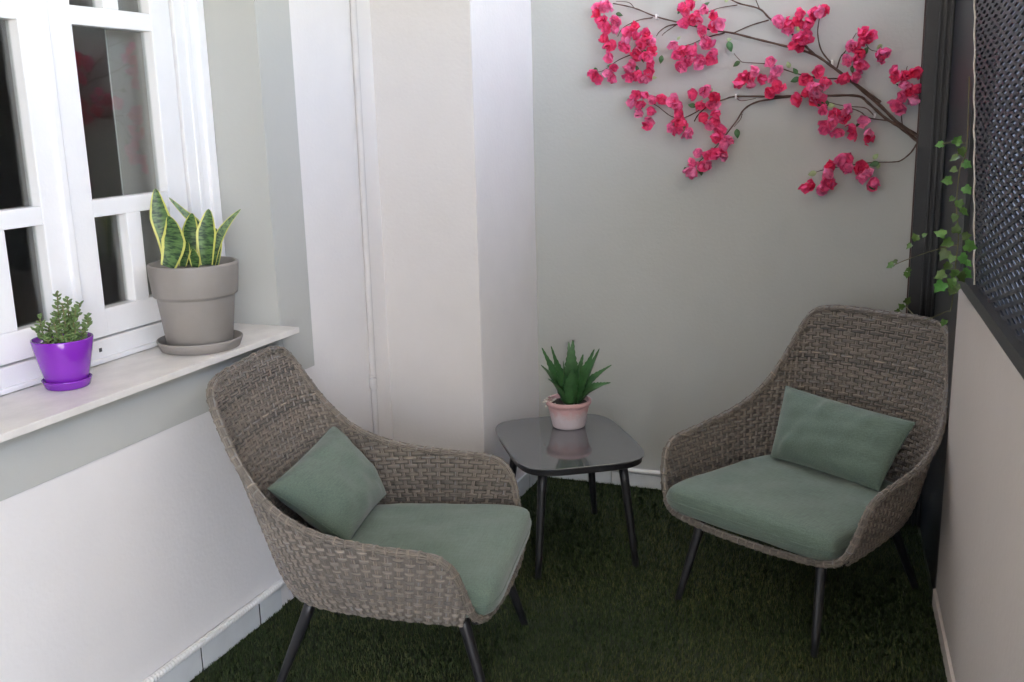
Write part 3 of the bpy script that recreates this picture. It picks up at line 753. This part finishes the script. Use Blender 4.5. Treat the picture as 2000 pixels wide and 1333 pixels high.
vd2 = _unit(np.array([PP[0], PP[1], 0])); rd2 = np.array([vd2[1], -vd2[0], 0])
SPR = [(-.052, .0, .205), (-.030, .03, .17), (-.018, -.03, .195), (.003, .02, .262), (.012, -.02, .235), (.028, .01, .245), (.05, -.01, .22), (.062, .02, .225), (.078, -.015, .195), (-.06, -.02, .155),
       (.0, -.05, .16), (.04, -.045, .165), (-.04, -.05, .15), (.068, .0, .16), (-.01, .045, .20), (.035, .045, .20), (.082, .02, .165), (-.072, .015, .165), (.02, -.058, .152)]
for q, (sx_, dy_, hz) in enumerate(SPR):
    base = rd2 * sx_ * .62 + vd2 * dy_ * .8 + np.array([0, 0, .120]); tip = rd2 * sx_ + vd2 * dy_ + np.array([0, 0, hz])
    P = spline([base, (base + tip) / 2 + r2.normal(0, .006, 3), tip], 7)
    parts = []; nl = max(5, int((hz - .115) / .0075))
    for i in range(nl):
        u = (i + .6) / nl; p = P[int(u * (len(P) - 1))]; ang = i * 2.4 + q
        for sgn in (0, math.pi):
            d = np.array([math.cos(ang + sgn), math.sin(ang + sgn), .55 + r2.uniform(-.2, .35)])
            s_ = (.75 + .35 * math.sin(u * 3)) * r2.uniform(.8, 1.15)
            parts.append(ovoid(p, d, (0, 0, 1), .0175 * s_, .0062 * s_, .0036 * s_))
    sp = put('sprig', join(*parts), M_succ, pp, True, True)
    put('stem', tube(P, 0.0021, 5), M_succ_stem, sp, True, True)

# ---- terracotta pot with aloe on the table
def terra_mat():
    m = mat('limewashed_terracotta', (0.50, 0.27, 0.26), 0.85, 0.1, 20, 0.5, 90); nt = m.node_tree; b = nt.nodes['Principled BSDF']; L = nt.links.new
    hs = [n for n in nt.nodes if n.type == 'HUE_SAT'][0]; tc = nt.nodes.new('ShaderNodeTexCoord'); sp = nt.nodes.new('ShaderNodeSeparateXYZ'); L(tc.outputs['Object'], sp.inputs[0])
    n = nt.nodes.new('ShaderNodeTexNoise'); n.inputs['Scale'].default_value = 38; n.inputs['Detail'].default_value = 8; L(tc.outputs['Object'], n.inputs['Vector'])
    ma = nt.nodes.new('ShaderNodeMath'); ma.operation = 'MULTIPLY_ADD'; ma.inputs[1].default_value = .075; L(n.outputs[0], ma.inputs[0]); L(sp.outputs[2], ma.inputs[2])
    st = nt.nodes.new('ShaderNodeMapRange'); st.inputs[1].default_value = .080; st.inputs[2].default_value = .112; st.inputs[3].default_value = .95; st.inputs[4].default_value = .22; L(ma.outputs[0], st.inputs[0])
    mx = nt.nodes.new('ShaderNodeMix'); mx.data_type = 'RGBA'; L(st.outputs[0], mx.inputs[0]); L(hs.outputs[0], mx.inputs[6]); mx.inputs[7].default_value = (0.52, 0.47, 0.50, 1)
    L(mx.outputs[2], b.inputs['Base Color']); return m
M_terra = terra_mat()
TP = np.array([-1.232, 3.640, 0.4305])
tp = thing('plant_pot', 'small pink limewashed terracotta pot with a spiky aloe on the side table', 'plant pot', TP); OFF[tp.name] = np.zeros(3)
put('pot_body', lathe([(.001, 0), (.060, 0), (.064, .003), (.066, .010), (.081, .082), (.0825, .090), (.0885, .093), (.0910, .099), (.0905, .107), (.087, .111), (.081, .110), (.079, .106), (.075, .088), (.001, .088)], 56), M_terra, tp, True, True)
put('soil', lathe([(.001, .098), (.05, .099), (.0775, .094), (.077, .085), (.001, .085)][::-1], 36), M_soil, tp, True, True)
M_aloe = mat('aloe_leaf', (0.045, 0.125, 0.040), 0.38, 0.3, 30)
vd3 = _unit(np.array([TP[0], TP[1], 0])); rd3 = np.array([vd3[1], -vd3[0], 0])
def ap(px, py, dep):
    d = _ray(px, py); c = TP + vd3 * dep; t = ((c - CAM) @ vd3) / (d @ vd3); return CAM + d * t - TP
AL = [((1119, 664), .01, 19), ((1111, 668), .03, 15), ((1076, 676), -.02, 15), ((1058, 679), .02, 16), ((1056, 713), -.05, 17), ((1161, 682), .02, 17), ((1171, 681), -.03, 19), ((1139, 692), .05, 15),
      ((1195, 713), -.01, 14), ((1193, 748), -.06, 19), ((1131, 715), -.06, 20), ((1100, 705), -.05, 19), ((1118, 722), -.075, 18), ((1070, 740), -.07, 17)]
for k, ((tx, ty_), dep, hw) in enumerate(AL):
    tip = ap(tx, ty_, dep * 1.6); ba = ap(1114 + (tx - 1114) * .10, 780, dep * .35); ba[2] = .095
    lowish = ty_ > 705
    m1 = ba + (tip - ba) * .35 + np.array([0, 0, .028 if lowish else .014]); m2 = ba + (tip - ba) * .7 + np.array([0, 0, .018 if lowish else .004])
    P = spline([ba, m1, m2, tip], 7); u = np.linspace(0, 1, len(P))
    w = hw / 484 * .90 * np.clip((1 - u) ** .62 * (.78 + .5 * np.sin(np.pi * np.clip(u * 1.3, 0, 1))), .012, 2)
    ax = _unit(tip - ba); outv = np.array([ax[0], ax[1], 0]); nv = np.array([0, 0, 1.0]) - outv * .6 - vd3 * .55
    obj('leaf', strip_mesh('leaf', P, w, nv, M_aloe, 0.30, 5, .010, 0, .22), tp)
M_peb = mat('pale_pebble', (0.62, 0.58, 0.52), 0.8, 0.15, 30)
r3 = np.random.default_rng(8)
for k in range(26):
    a = r3.uniform(-.9, .9); rr = r3.uniform(.060, .098)
    d = -rd3 * math.cos(a) - vd3 * math.sin(a) * 1.0
    z = .100 if rr < .078 else (.112 if rr < .09 else .098 + r3.uniform(-.014, .012))
    s_ = r3.uniform(.0035, .0065)
    if abs(a) > .55 and rr > .078: continue
    put('pebble', ovoid(d * rr + np.array([0, 0, z]), r3.normal(0, 1, 3), (0.3, .2, 1), s_ * 2, s_, s_ * .8), M_peb, tp, True, True)

# ---- artificial flowering branch on the back wall
def pink_mat():
    m = bpy.data.materials.new('pink_silk_petal'); m.use_nodes = True; nt = m.node_tree; b = nt.nodes['Principled BSDF']; L = nt.links.new
    oi = nt.nodes.new('ShaderNodeObjectInfo'); cr = nt.nodes.new('ShaderNodeValToRGB'); e = cr.color_ramp.elements
    e[0].color = (0.95, 0.075, 0.21, 1); e[1].color = (0.99, 0.34, 0.60, 1); k = e.new(.5); k.color = (0.97, 0.14, 0.37, 1)
    L(oi.outputs['Random'], cr.inputs[0]); hs = nt.nodes.new('ShaderNodeHueSaturation'); L(cr.outputs[0], hs.inputs['Color'])
    tc = nt.nodes.new('ShaderNodeTexCoord'); n = nt.nodes.new('ShaderNodeTexNoise'); n.inputs['Scale'].default_value = 55; n.inputs['Detail'].default_value = 4; L(tc.outputs['Object'], n.inputs['Vector'])
    r = nt.nodes.new('ShaderNodeMapRange'); r.inputs[1].default_value = .3; r.inputs[2].default_value = .7; r.inputs[3].default_value = .72; r.inputs[4].default_value = 1.2; L(n.outputs[0], r.inputs[0]); L(r.outputs[0], hs.inputs['Value'])
    L(hs.outputs[0], b.inputs['Base Color']); b.inputs['Roughness'].default_value = .7
    b.inputs['Specular IOR Level'].default_value = .25
    tr = nt.nodes.new('ShaderNodeBsdfTranslucent'); L(hs.outputs[0], tr.inputs[0]); mx = nt.nodes.new('ShaderNodeMixShader'); mx.inputs[0].default_value = .3
    out = [q for q in nt.nodes if q.type == 'OUTPUT_MATERIAL'][0]; L(b.outputs[0], mx.inputs[1]); L(tr.outputs[0], mx.inputs[2]); L(mx.outputs[0], out.inputs[0])
    return m
M_pink = pink_mat()
M_twig = mat('brown_twig', (0.085, 0.050, 0.035), 0.75, 0.3, 40, 0.6, 150)
M_leafg = mat('silk_leaf', (0.045, 0.135, 0.045), 0.5, 0.25, 40, rand=0.25)
M_leafp = mat('pale_silk_leaf', (0.30, 0.40, 0.20), 0.6, 0.2, 40, rand=0.2)
M_stamen = mat('stamen', (0.75, 0.70, 0.35), 0.7)
def bract_flower(seed):
    r = np.random.default_rng(seed); V, F = [], []; n0 = 0
    nb = 5 + seed % 3
    for b in range(nb):
        a0 = b * 2 * math.pi / nb + r.uniform(-.3, .3); L = r.uniform(.024, .032); W = L * r.uniform(.42, .55); open_ = r.uniform(.75, 1.25) if b % 2 else r.uniform(.2, .65); cup = r.uniform(.2, .6); tw = r.uniform(-.4, .4)
        d = np.array([math.cos(a0) * math.sin(open_), math.sin(a0) * math.sin(open_), math.cos(open_)]); sd = np.array([-math.sin(a0), math.cos(a0), 0.0]); up = np.cross(d, sd)
        sd = sd * math.cos(tw) + up * math.sin(tw); up = np.cross(d, sd)
        for i in range(5):
            u = i / 4; w = W * (math.sin(math.pi * (0.10 + .86 * u)) ** .8 if i < 4 else .04)
            for q in (-1, 0, 1):
                bend = up * (-.35 * L * (u - .1) ** 2 * (1.2 if b % 2 else .3)) * -1
                V.append(d * (L * u) + sd * (w * q) + up * (cup * w * (q * q) - 0.11 * L * math.sin(u * 9 + b) * (1 + .4 * q)) + bend)
        for i in range(4):
            for q in range(2): F.append((n0 + i * 3 + q, n0 + i * 3 + q + 1, n0 + (i + 1) * 3 + q + 1, n0 + (i + 1) * 3 + q))
        n0 += 15
    return V, F
FLM = [mesh('flower', *bract_flower(s), M_pink, True) for s in range(1, 11)]
def simple_leaf(L, W, m, bend=.25):
    P = [(L * u, 0, -bend * L * u * u) for u in np.linspace(0, 1, 8)]
    w = [W * max(math.sin(math.pi * u ** .8) ** .9, .02) for u in np.linspace(0, 1, 8)]
    return strip_mesh('leaf', P, w, (0, 0, 1), m, -.25, 5)
LFM = [simple_leaf(.042, .013, M_leafg), simple_leaf(.036, .011, M_leafg, .5), simple_leaf(.034, .012, M_leafp, .3)]
YF = YB - 0.028
def wp(cx_, cy_, off=0.0):
    """point on the back wall seen at this spot of the enlarged wall picture"""
    return at_y(1120 + cx_ / 2.7778, cy_ / 2.7778, YF - off)
br0 = wp(1865, 760); br = thing('flowering_branch', 'artificial branch with clusters of bright pink flowers fixed to the back wall', 'flower branch', br0)
STEMS = [([(1885, 780), (1865, 765), (1770, 690), (1690, 640), (1600, 560), (1540, 522), (1370, 520), (1200, 521), (1080, 525), (880, 525), (820, 540), (740, 570), (680, 620), (655, 660)], .0066, .0022),
 ([(1890, 765), (1865, 738), (1760, 668), (1660, 572), (1500, 437), (1400, 360), (1310, 300), (1200, 265), (1000, 215), (860, 180), (760, 165), (600, 130), (450, 92), (330, 45), (215, 20)], .0072, .0022),
 ([(1668, 556), (1600, 505), (1480, 418)], .0045, .0040), ([(1310, 300), (1190, 190), (1070, 105), (1010, 50), (900, 20), (840, -10)], .0048, .0026),
 ([(1060, 110), (960, 140), (870, 180)], .0028, .0022), ([(1010, 50), (985, -10)], .0022, .0016), ([(1400, 345), (1345, 275), (1325, 180), (1335, 95)], .0034, .0016), ([(1290, 285), (1255, 240), (1230, 225)], .003, .0018),
 ([(1430, 372), (1450, 310), (1475, 280), (1510, 220), (1535, 180)], .0030, .0014), ([(1490, 437), (1440, 428), (1340, 425), (1230, 405), (1150, 380), (1060, 350), (930, 340), (905, 330), (870, 290)], .0034, .0012),
 ([(1180, 525), (1010, 550), (930, 590), (890, 650), (860, 690), (780, 790), (690, 870), (640, 930)], .0040, .0014), ([(915, 620), (905, 650), (870, 690)], .0018, .0012),
 ([(700, 590), (600, 640), (530, 632), (460, 580), (420, 560)], .0024, .0012), ([(1885, 775), (1865, 780), (1830, 830), (1780, 870), (1740, 880), (1640, 882), (1560, 890), (1390, 915), (1300, 940)], .0034, .0012),
 ([(1700, 655), (1600, 640), (1560, 610), (1500, 590), (1430, 600)], .0028, .0014), ([(1640, 640), (1590, 590), (1520, 580), (1440, 570), (1370, 550)], .0024, .0012),
 ([(1787, 692), (1780, 620), (1795, 500), (1805, 390), (1812, 360)], .0022, .0013), ([(600, 132), (520, 140), (470, 170), (450, 198)], .0030, .0016), ([(560, 135), (500, 175), (480, 195)], .0020, .0012),
 ([(430, 97), (350, 112), (270, 152), (240, 200)], .0026, .0013), ([(380, 285), (310, 300), (240, 330), (160, 385), (110, 390)], .0024, .0011), ([(820, 180), (720, 205), (640, 240), (560, 260)], .0026, .0012),
 ([(890, 28), (790, 45), (720, 70)], .0022, .0012), ([(330, 45), (300, 15), (230, 8)], .0018, .0012), ([(1580, 230), (1610, 270), (1650, 280)], .0016, .0011), ([(880, 526), (910, 548), (990, 535)], .0016, .0013)]
for k, (pts, ra, rb_) in enumerate(STEMS):
    P = spline([wp(x, y, .006 * math.sin(i * 1.3 + k) + (0 if i == 0 else .004)) for i, (x, y) in enumerate(pts)], 6)
    rr = np.linspace(ra, rb_, len(P)) * (1 + .12 * np.sin(np.arange(len(P)) * 1.9))
    put('twig', tube(P, rr, 7), M_twig, br, True)
CL = {'A': [(180, 15), (140, 75), (165, 95), (215, 85), (235, 105), (210, 140), (240, 150), (185, 215), (190, 235), (150, 50)],
 'B': [(300, 170), (340, 160), (300, 210), (345, 200), (390, 190), (310, 250), (350, 250), (400, 240), (440, 230), (430, 270), (390, 280), (330, 280), (285, 150)],
 'C': [(300, 345), (300, 390), (330, 410), (370, 390), (360, 415), (420, 350), (435, 380), (400, 405), (320, 360)], 'D': [(115, 380), (130, 410), (205, 310), (215, 350), (205, 390), (230, 400)],
 'E': [(580, 50), (600, 60), (640, 30), (680, 60), (690, 100), (640, 70), (740, 90), (780, 110), (760, 130), (620, 120), (680, 165), (690, 190), (710, 30)],
 'F': [(545, 230), (580, 245), (600, 265), (560, 280), (640, 280), (680, 310), (700, 330), (740, 300), (730, 260), (780, 290), (760, 240), (650, 300), (560, 345), (600, 355), (625, 350)],
 'G': [(1130, 95), (1150, 110), (1190, 140), (1220, 100), (1260, 60), (1290, 40), (1340, 40), (1365, 50), (1280, 100), (1240, 140), (1270, 180), (1220, 200), (1260, 210), (1215, 240), (1240, 235)],
 'H': [(1545, 165), (1560, 200), (1600, 190), (1620, 210), (1500, 250), (1540, 240), (1570, 260), (1530, 290), (1490, 330), (1540, 340), (1480, 380), (1510, 390), (1470, 400), (1670, 270), (1660, 290), (1685, 285)],
 'I': [(1720, 390), (1730, 420), (1780, 400), (1840, 370), (1868, 365), (1790, 440), (1850, 470), (1800, 490), (1810, 530), (1770, 560), (1790, 590), (1855, 500)],
 'J': [(900, 380), (900, 420), (930, 430), (1000, 370), (1050, 320), (960, 400), (1010, 410), (980, 460), (1100, 390), (1090, 460), (1090, 490), (1120, 470), (1050, 430)],
 'K': [(1270, 410), (1310, 390), (1350, 420), (1360, 460), (1300, 450), (1250, 480), (1290, 500), (1330, 500), (1240, 530), (1280, 550), (1320, 545)],
 'L': [(1360, 600), (1390, 640), (1380, 670), (1430, 650), (1440, 700), (1480, 600), (1490, 640), (1520, 680), (1570, 670), (1540, 720), (1580, 740), (1600, 690), (1450, 620)],
 'M': [(350, 510), (400, 500), (440, 530), (340, 560), (390, 560), (430, 580), (370, 600), (400, 640), (400, 670), (460, 510)],
 'N': [(540, 545), (570, 550), (600, 570), (670, 510), (700, 490), (690, 540), (780, 510), (790, 530), (740, 560), (760, 600), (720, 610), (740, 650), (780, 640), (590, 620), (560, 640), (540, 670), (560, 690), (610, 650), (620, 700), (650, 710)],
 'O': [(790, 710), (830, 700), (850, 740), (840, 780), (800, 760), (760, 820), (780, 840), (830, 830), (700, 830), (720, 860), (680, 880), (740, 880), (650, 890), (620, 920), (640, 935), (800, 800)],
 'P': [(1390, 870), (1430, 860), (1470, 850), (1450, 900), (1500, 880), (1400, 920), (1480, 920), (1530, 910), (1560, 900), (1600, 960), (1640, 960), (1590, 990), (1380, 980), (1350, 980), (1300, 1000), (1320, 1015), (1270, 990), (1560, 930)]}
r4 = np.random.default_rng(21); nfl = 0
for key, pts in CL.items():
    pts = list(pts)
    for i, (x, y) in enumerate(pts):
        off = r4.uniform(.004, .038); p = wp(x + r4.normal(0, 4), y + r4.normal(0, 4) + 8, off)
        o = obj('flower', FLM[r4.integers(len(FLM))], br, p - br0)
        tgt = Vector((r4.normal(0, .8), -1.0 + r4.normal(0, .3), r4.normal(-.35, .7)))
        o.rotation_euler = (tgt.to_track_quat('Z', 'Y') @ Matrix.Rotation(r4.uniform(0, 6.28), 3, 'Z').to_quaternion()).to_euler()
        s_ = r4.uniform(1.15, 1.6); o.scale = (s_, s_, s_); nfl += 1
for (x, y, a, kind, s_) in [(840, 225, -70, 0, 1.0), (905, 335, 205, 1, .9), (480, 300, -100, 0, .8), (380, 300, -90, 0, .7), (665, 580, 160, 0, .8), (600, 680, -100, 2, .8), (885, 700, -80, 0, .9),
                            (650, 940, 20, 2, .9), (690, 915, -80, 0, .7), (1230, 425, 195, 0, .9), (1215, 405, 120, 0, .7), (1355, 545, -40, 0, .8), (1380, 575, 5, 2, .8), (1320, 938, 190, 2, 1.0), (1625, 865, 50, 2, .8),
                            (1660, 885, 190, 0, .9), (1570, 300, 60, 0, .8), (110, 400, 200, 0, .6), (600, 15, 10, 0, .8), (640, 5, 20, 2, .8), (425, 300, 20, 2, .7), (830, 218, 10, 2, .6), (1650, 880, -80, 2, .8), (820, 12, 40, 2, .6)]:
    p = wp(x, y, .014); o = obj('leaf', LFM[kind], br, p - br0); ar = math.radians(a)
    xa = Vector((math.cos(ar), -.12, math.sin(ar))).normalized(); za = Vector((.15, -1, .35)); ya_ = za.cross(xa).normalized(); za = xa.cross(ya_)
    o.rotation_euler = Matrix((xa, ya_, za)).transposed().to_euler(); o.scale = (s_, s_, s_)
for k in range(26):
    key = list(CL)[k % len(CL)]; q = CL[key][r4.integers(len(CL[key]))]
    p = wp(q[0] + r4.normal(0, 32), q[1] + r4.normal(0, 26), .010 + r4.uniform(0, .02)); o = obj('leaf', LFM[r4.integers(3)], br, p - br0); ar = r4.uniform(0, 6.28)
    xa = Vector((math.cos(ar), -.25, math.sin(ar))).normalized(); za = Vector((r4.normal(0, .4), -1, r4.normal(.2, .4))); ya_ = za.cross(xa).normalized(); za = xa.cross(ya_)
    s_ = r4.uniform(.5, .8); o.rotation_euler = Matrix((xa, ya_, za)).transposed().to_euler(); o.scale = (s_, s_, s_)
for (x, y) in [(450, 91), (745, 162), (882, 524), (1403, 340), (1634, 630)]:
    p = wp(x, y); put('clip', box(p[0] - .0035, p[0] + .0035, p[1] - .008, YB - .0005, p[2] - .009, p[2] + .009, .002), M_pvc, br)

# ---- ivy garland on the screen edge
M_ivy = mat('ivy_leaf', (0.085, 0.19, 0.038), 0.4, 0.3, 50, rand=0.5)
def ivy_leaf():
    pts = [(0, 0), (-.005, .011), (.004, .021), (.013, .017), (.021, .022), (.027, .011), (.034, .006), (.043, 0)]
    out = pts + [(x, -y) for x, y in pts[-2:0:-1]]
    V = [(.014, 0, -.003)] + [(x, y, -.10 * x - 5.0 * x * x + .30 * abs(y) - 5 * y * y + .0025 * math.sin(160 * x)) for x, y in out]; n = len(out)
    return mesh('leaf', V, [(0, 1 + i, 1 + (i + 1) % n) for i in range(n)], M_ivy, True)
IV = ivy_leaf()
iv0 = np.array([xr(3.3) - .01, 3.28, 1.12]); ivy = thing('ivy_garland', 'trailing green ivy garland hanging between the charcoal frame and the mesh screen', 'ivy', iv0)
def ivp(px, py, y): return at_y(px, py, y)
IVS = [[(1893, 150, 3.14), (1888, 290, 3.14), (1875, 330, 3.13), (1868, 400, 3.13), (1872, 460, 3.12), (1866, 520, 3.11), (1862, 570, 3.10)],
       [(1872, 478, 3.12), (1840, 485, 3.35), (1800, 497, 3.6), (1765, 510, 3.85), (1742, 520, 4.0)], [(1866, 520, 3.11), (1858, 600, 3.2), (1845, 610, 3.4), (1800, 625, 3.7), (1770, 600, 3.9)],
       [(1885, 280, 3.14), (1860, 278, 3.25), (1838, 282, 3.4)]]
for ch in IVS: put('vine', tube(spline([ivp(*q) for q in ch], 6), 0.0016, 5), M_succ_stem, ivy, True)
IVL = [(1842, 282, 3.38, 190), (1865, 282, 3.12, 60), (1876, 290, 3.10, -60), (1872, 306, 3.11, 200), (1868, 330, 3.11, 180), (1882, 318, 3.12, -20), (1858, 352, 3.11, 190), (1884, 365, 3.12, -40), (1862, 385, 3.1, 240), (1872, 392, 3.1, -60),
       (1868, 420, 3.1, 250), (1876, 410, 3.12, -30), (1845, 460, 3.14, 170), (1858, 470, 3.08, 200), (1868, 455, 3.08, 90), (1880, 462, 3.1, 20), (1885, 478, 3.1, -30), (1850, 490, 3.1, 230), (1862, 500, 3.06, 250), (1875, 500, 3.06, -60),
       (1884, 512, 3.08, -20), (1855, 515, 3.08, 220), (1865, 528, 3.05, 260), (1874, 535, 3.06, -70), (1846, 535, 3.1, 210), (1842, 552, 3.1, 240), (1858, 545, 3.05, 265), (1868, 556, 3.05, -95), (1880, 530, 3.07, -50), (1862, 562, 3.05, 260),
       (1790, 470, 3.6, 110), (1802, 462, 3.6, 40), (1780, 478, 3.62, 200), (1778, 525, 3.8, 200), (1772, 532, 3.8, 250), (1745, 516, 3.98, 190), (1752, 512, 3.95, 170), (1765, 602, 3.9, 150), (1758, 608, 3.9, 230), (1768, 592, 3.9, 60), (1845, 625, 3.4, 250)]
for (px, py, yy, a) in IVL:
    p = ivp(px, py, yy); o = obj('leaf', IV, ivy, p - iv0); ar = math.radians(a + r4.uniform(-20, 20))
    xa = Vector((math.cos(ar), r4.uniform(-.5, .1), math.sin(ar))).normalized(); za = Vector((r4.normal(0, .35), -1, .4 + r4.normal(0, .3))); ya_ = za.cross(xa).normalized(); za = xa.cross(ya_)
    s_ = r4.uniform(.5, .9) * (.75 if py < 430 else 1) * (.8 if px < 1820 else 1); o.rotation_euler = Matrix((xa, ya_, za)).transposed().to_euler(); o.scale = (s_, s_, s_)

# ---- artificial turf
def turf():
    n = 190000; r = np.random.default_rng(3)
    X = r.uniform(XL + .004, 0.30, n); Y = 1.25 + (YB - .012 - 1.25) * r.uniform(0, 1, n) ** .92
    keep = (X < 0.136 + (3.37 - Y) * .075) & ~((X < XP + .012) & (Y > YP)); X, Y = X[keep], Y[keep]; n = len(X)
    H = r.uniform(.006, .0125, n); a = r.uniform(0, 2 * np.pi, n); w = r.uniform(.0009, .0016, n); lean = r.uniform(.1, .9, n) * H; la = r.uniform(0, 2 * np.pi, n) * .6 + 1.2 * np.sin(X * 3) + np.cos(Y * 4)
    dx, dy = np.cos(a) * w, np.sin(a) * w; lx, ly = np.cos(la) * lean, np.sin(la) * lean
    z0 = np.full(n, -.004)
    V = np.stack([np.stack([X - dx, Y - dy, z0], 1), np.stack([X + dx, Y + dy, z0], 1), np.stack([X + dx * .8 + lx * .35, Y + dy * .8 + ly * .35, H * .6], 1),
                  np.stack([X - dx * .8 + lx * .35, Y - dy * .8 + ly * .35, H * .6], 1), np.stack([X + lx, Y + ly, H], 1)], 1).reshape(-1, 3)
    b = np.arange(n) * 5
    loops = np.stack([b, b + 1, b + 2, b + 3, b + 3, b + 2, b + 4], 1).ravel().astype(np.int32)
    starts = np.stack([np.arange(n) * 7, np.arange(n) * 7 + 4], 1).ravel().astype(np.int32)
    me = bpy.data.meshes.new('turf'); me.vertices.add(len(V)); me.vertices.foreach_set('co', V.ravel())
    me.loops.add(len(loops)); me.loops.foreach_set('vertex_index', loops); me.polygons.add(2 * n); me.polygons.foreach_set('loop_start', starts); me.update(calc_edges=True)
    at = me.attributes.new('strand', 'FLOAT', 'POINT'); at.data.foreach_set('value', np.repeat(np.clip(r.uniform(0, 1, n) + .22 * np.sin(X * 5.1 + 1.7 * np.sin(Y * 3.3)) * np.sin(Y * 4.3 + X), 0, 1), 5))
    m = bpy.data.materials.new('turf_blade'); m.use_nodes = True; nt = m.node_tree; bs = nt.nodes['Principled BSDF']
    aa = nt.nodes.new('ShaderNodeAttribute'); aa.attribute_name = 'strand'; cr = nt.nodes.new('ShaderNodeValToRGB'); e = cr.color_ramp.elements
    e[0].color = (0.016, 0.030, 0.009, 1); e[1].color = (0.11, 0.115, 0.045, 1); k = e.new(.6); k.color = (0.036, 0.058, 0.017, 1)
    nt.links.new(aa.outputs['Fac'], cr.inputs[0]); nt.links.new(cr.outputs[0], bs.inputs['Base Color']); bs.inputs['Roughness'].default_value = .6; bs.inputs['Specular IOR Level'].default_value = .25
    me.materials.append(m); o = bpy.data.objects.new('turf', me); COL.objects.link(o)
    tag(o, 'dark green artificial turf covering the terrace floor', 'turf', kind='stuff')
turf()
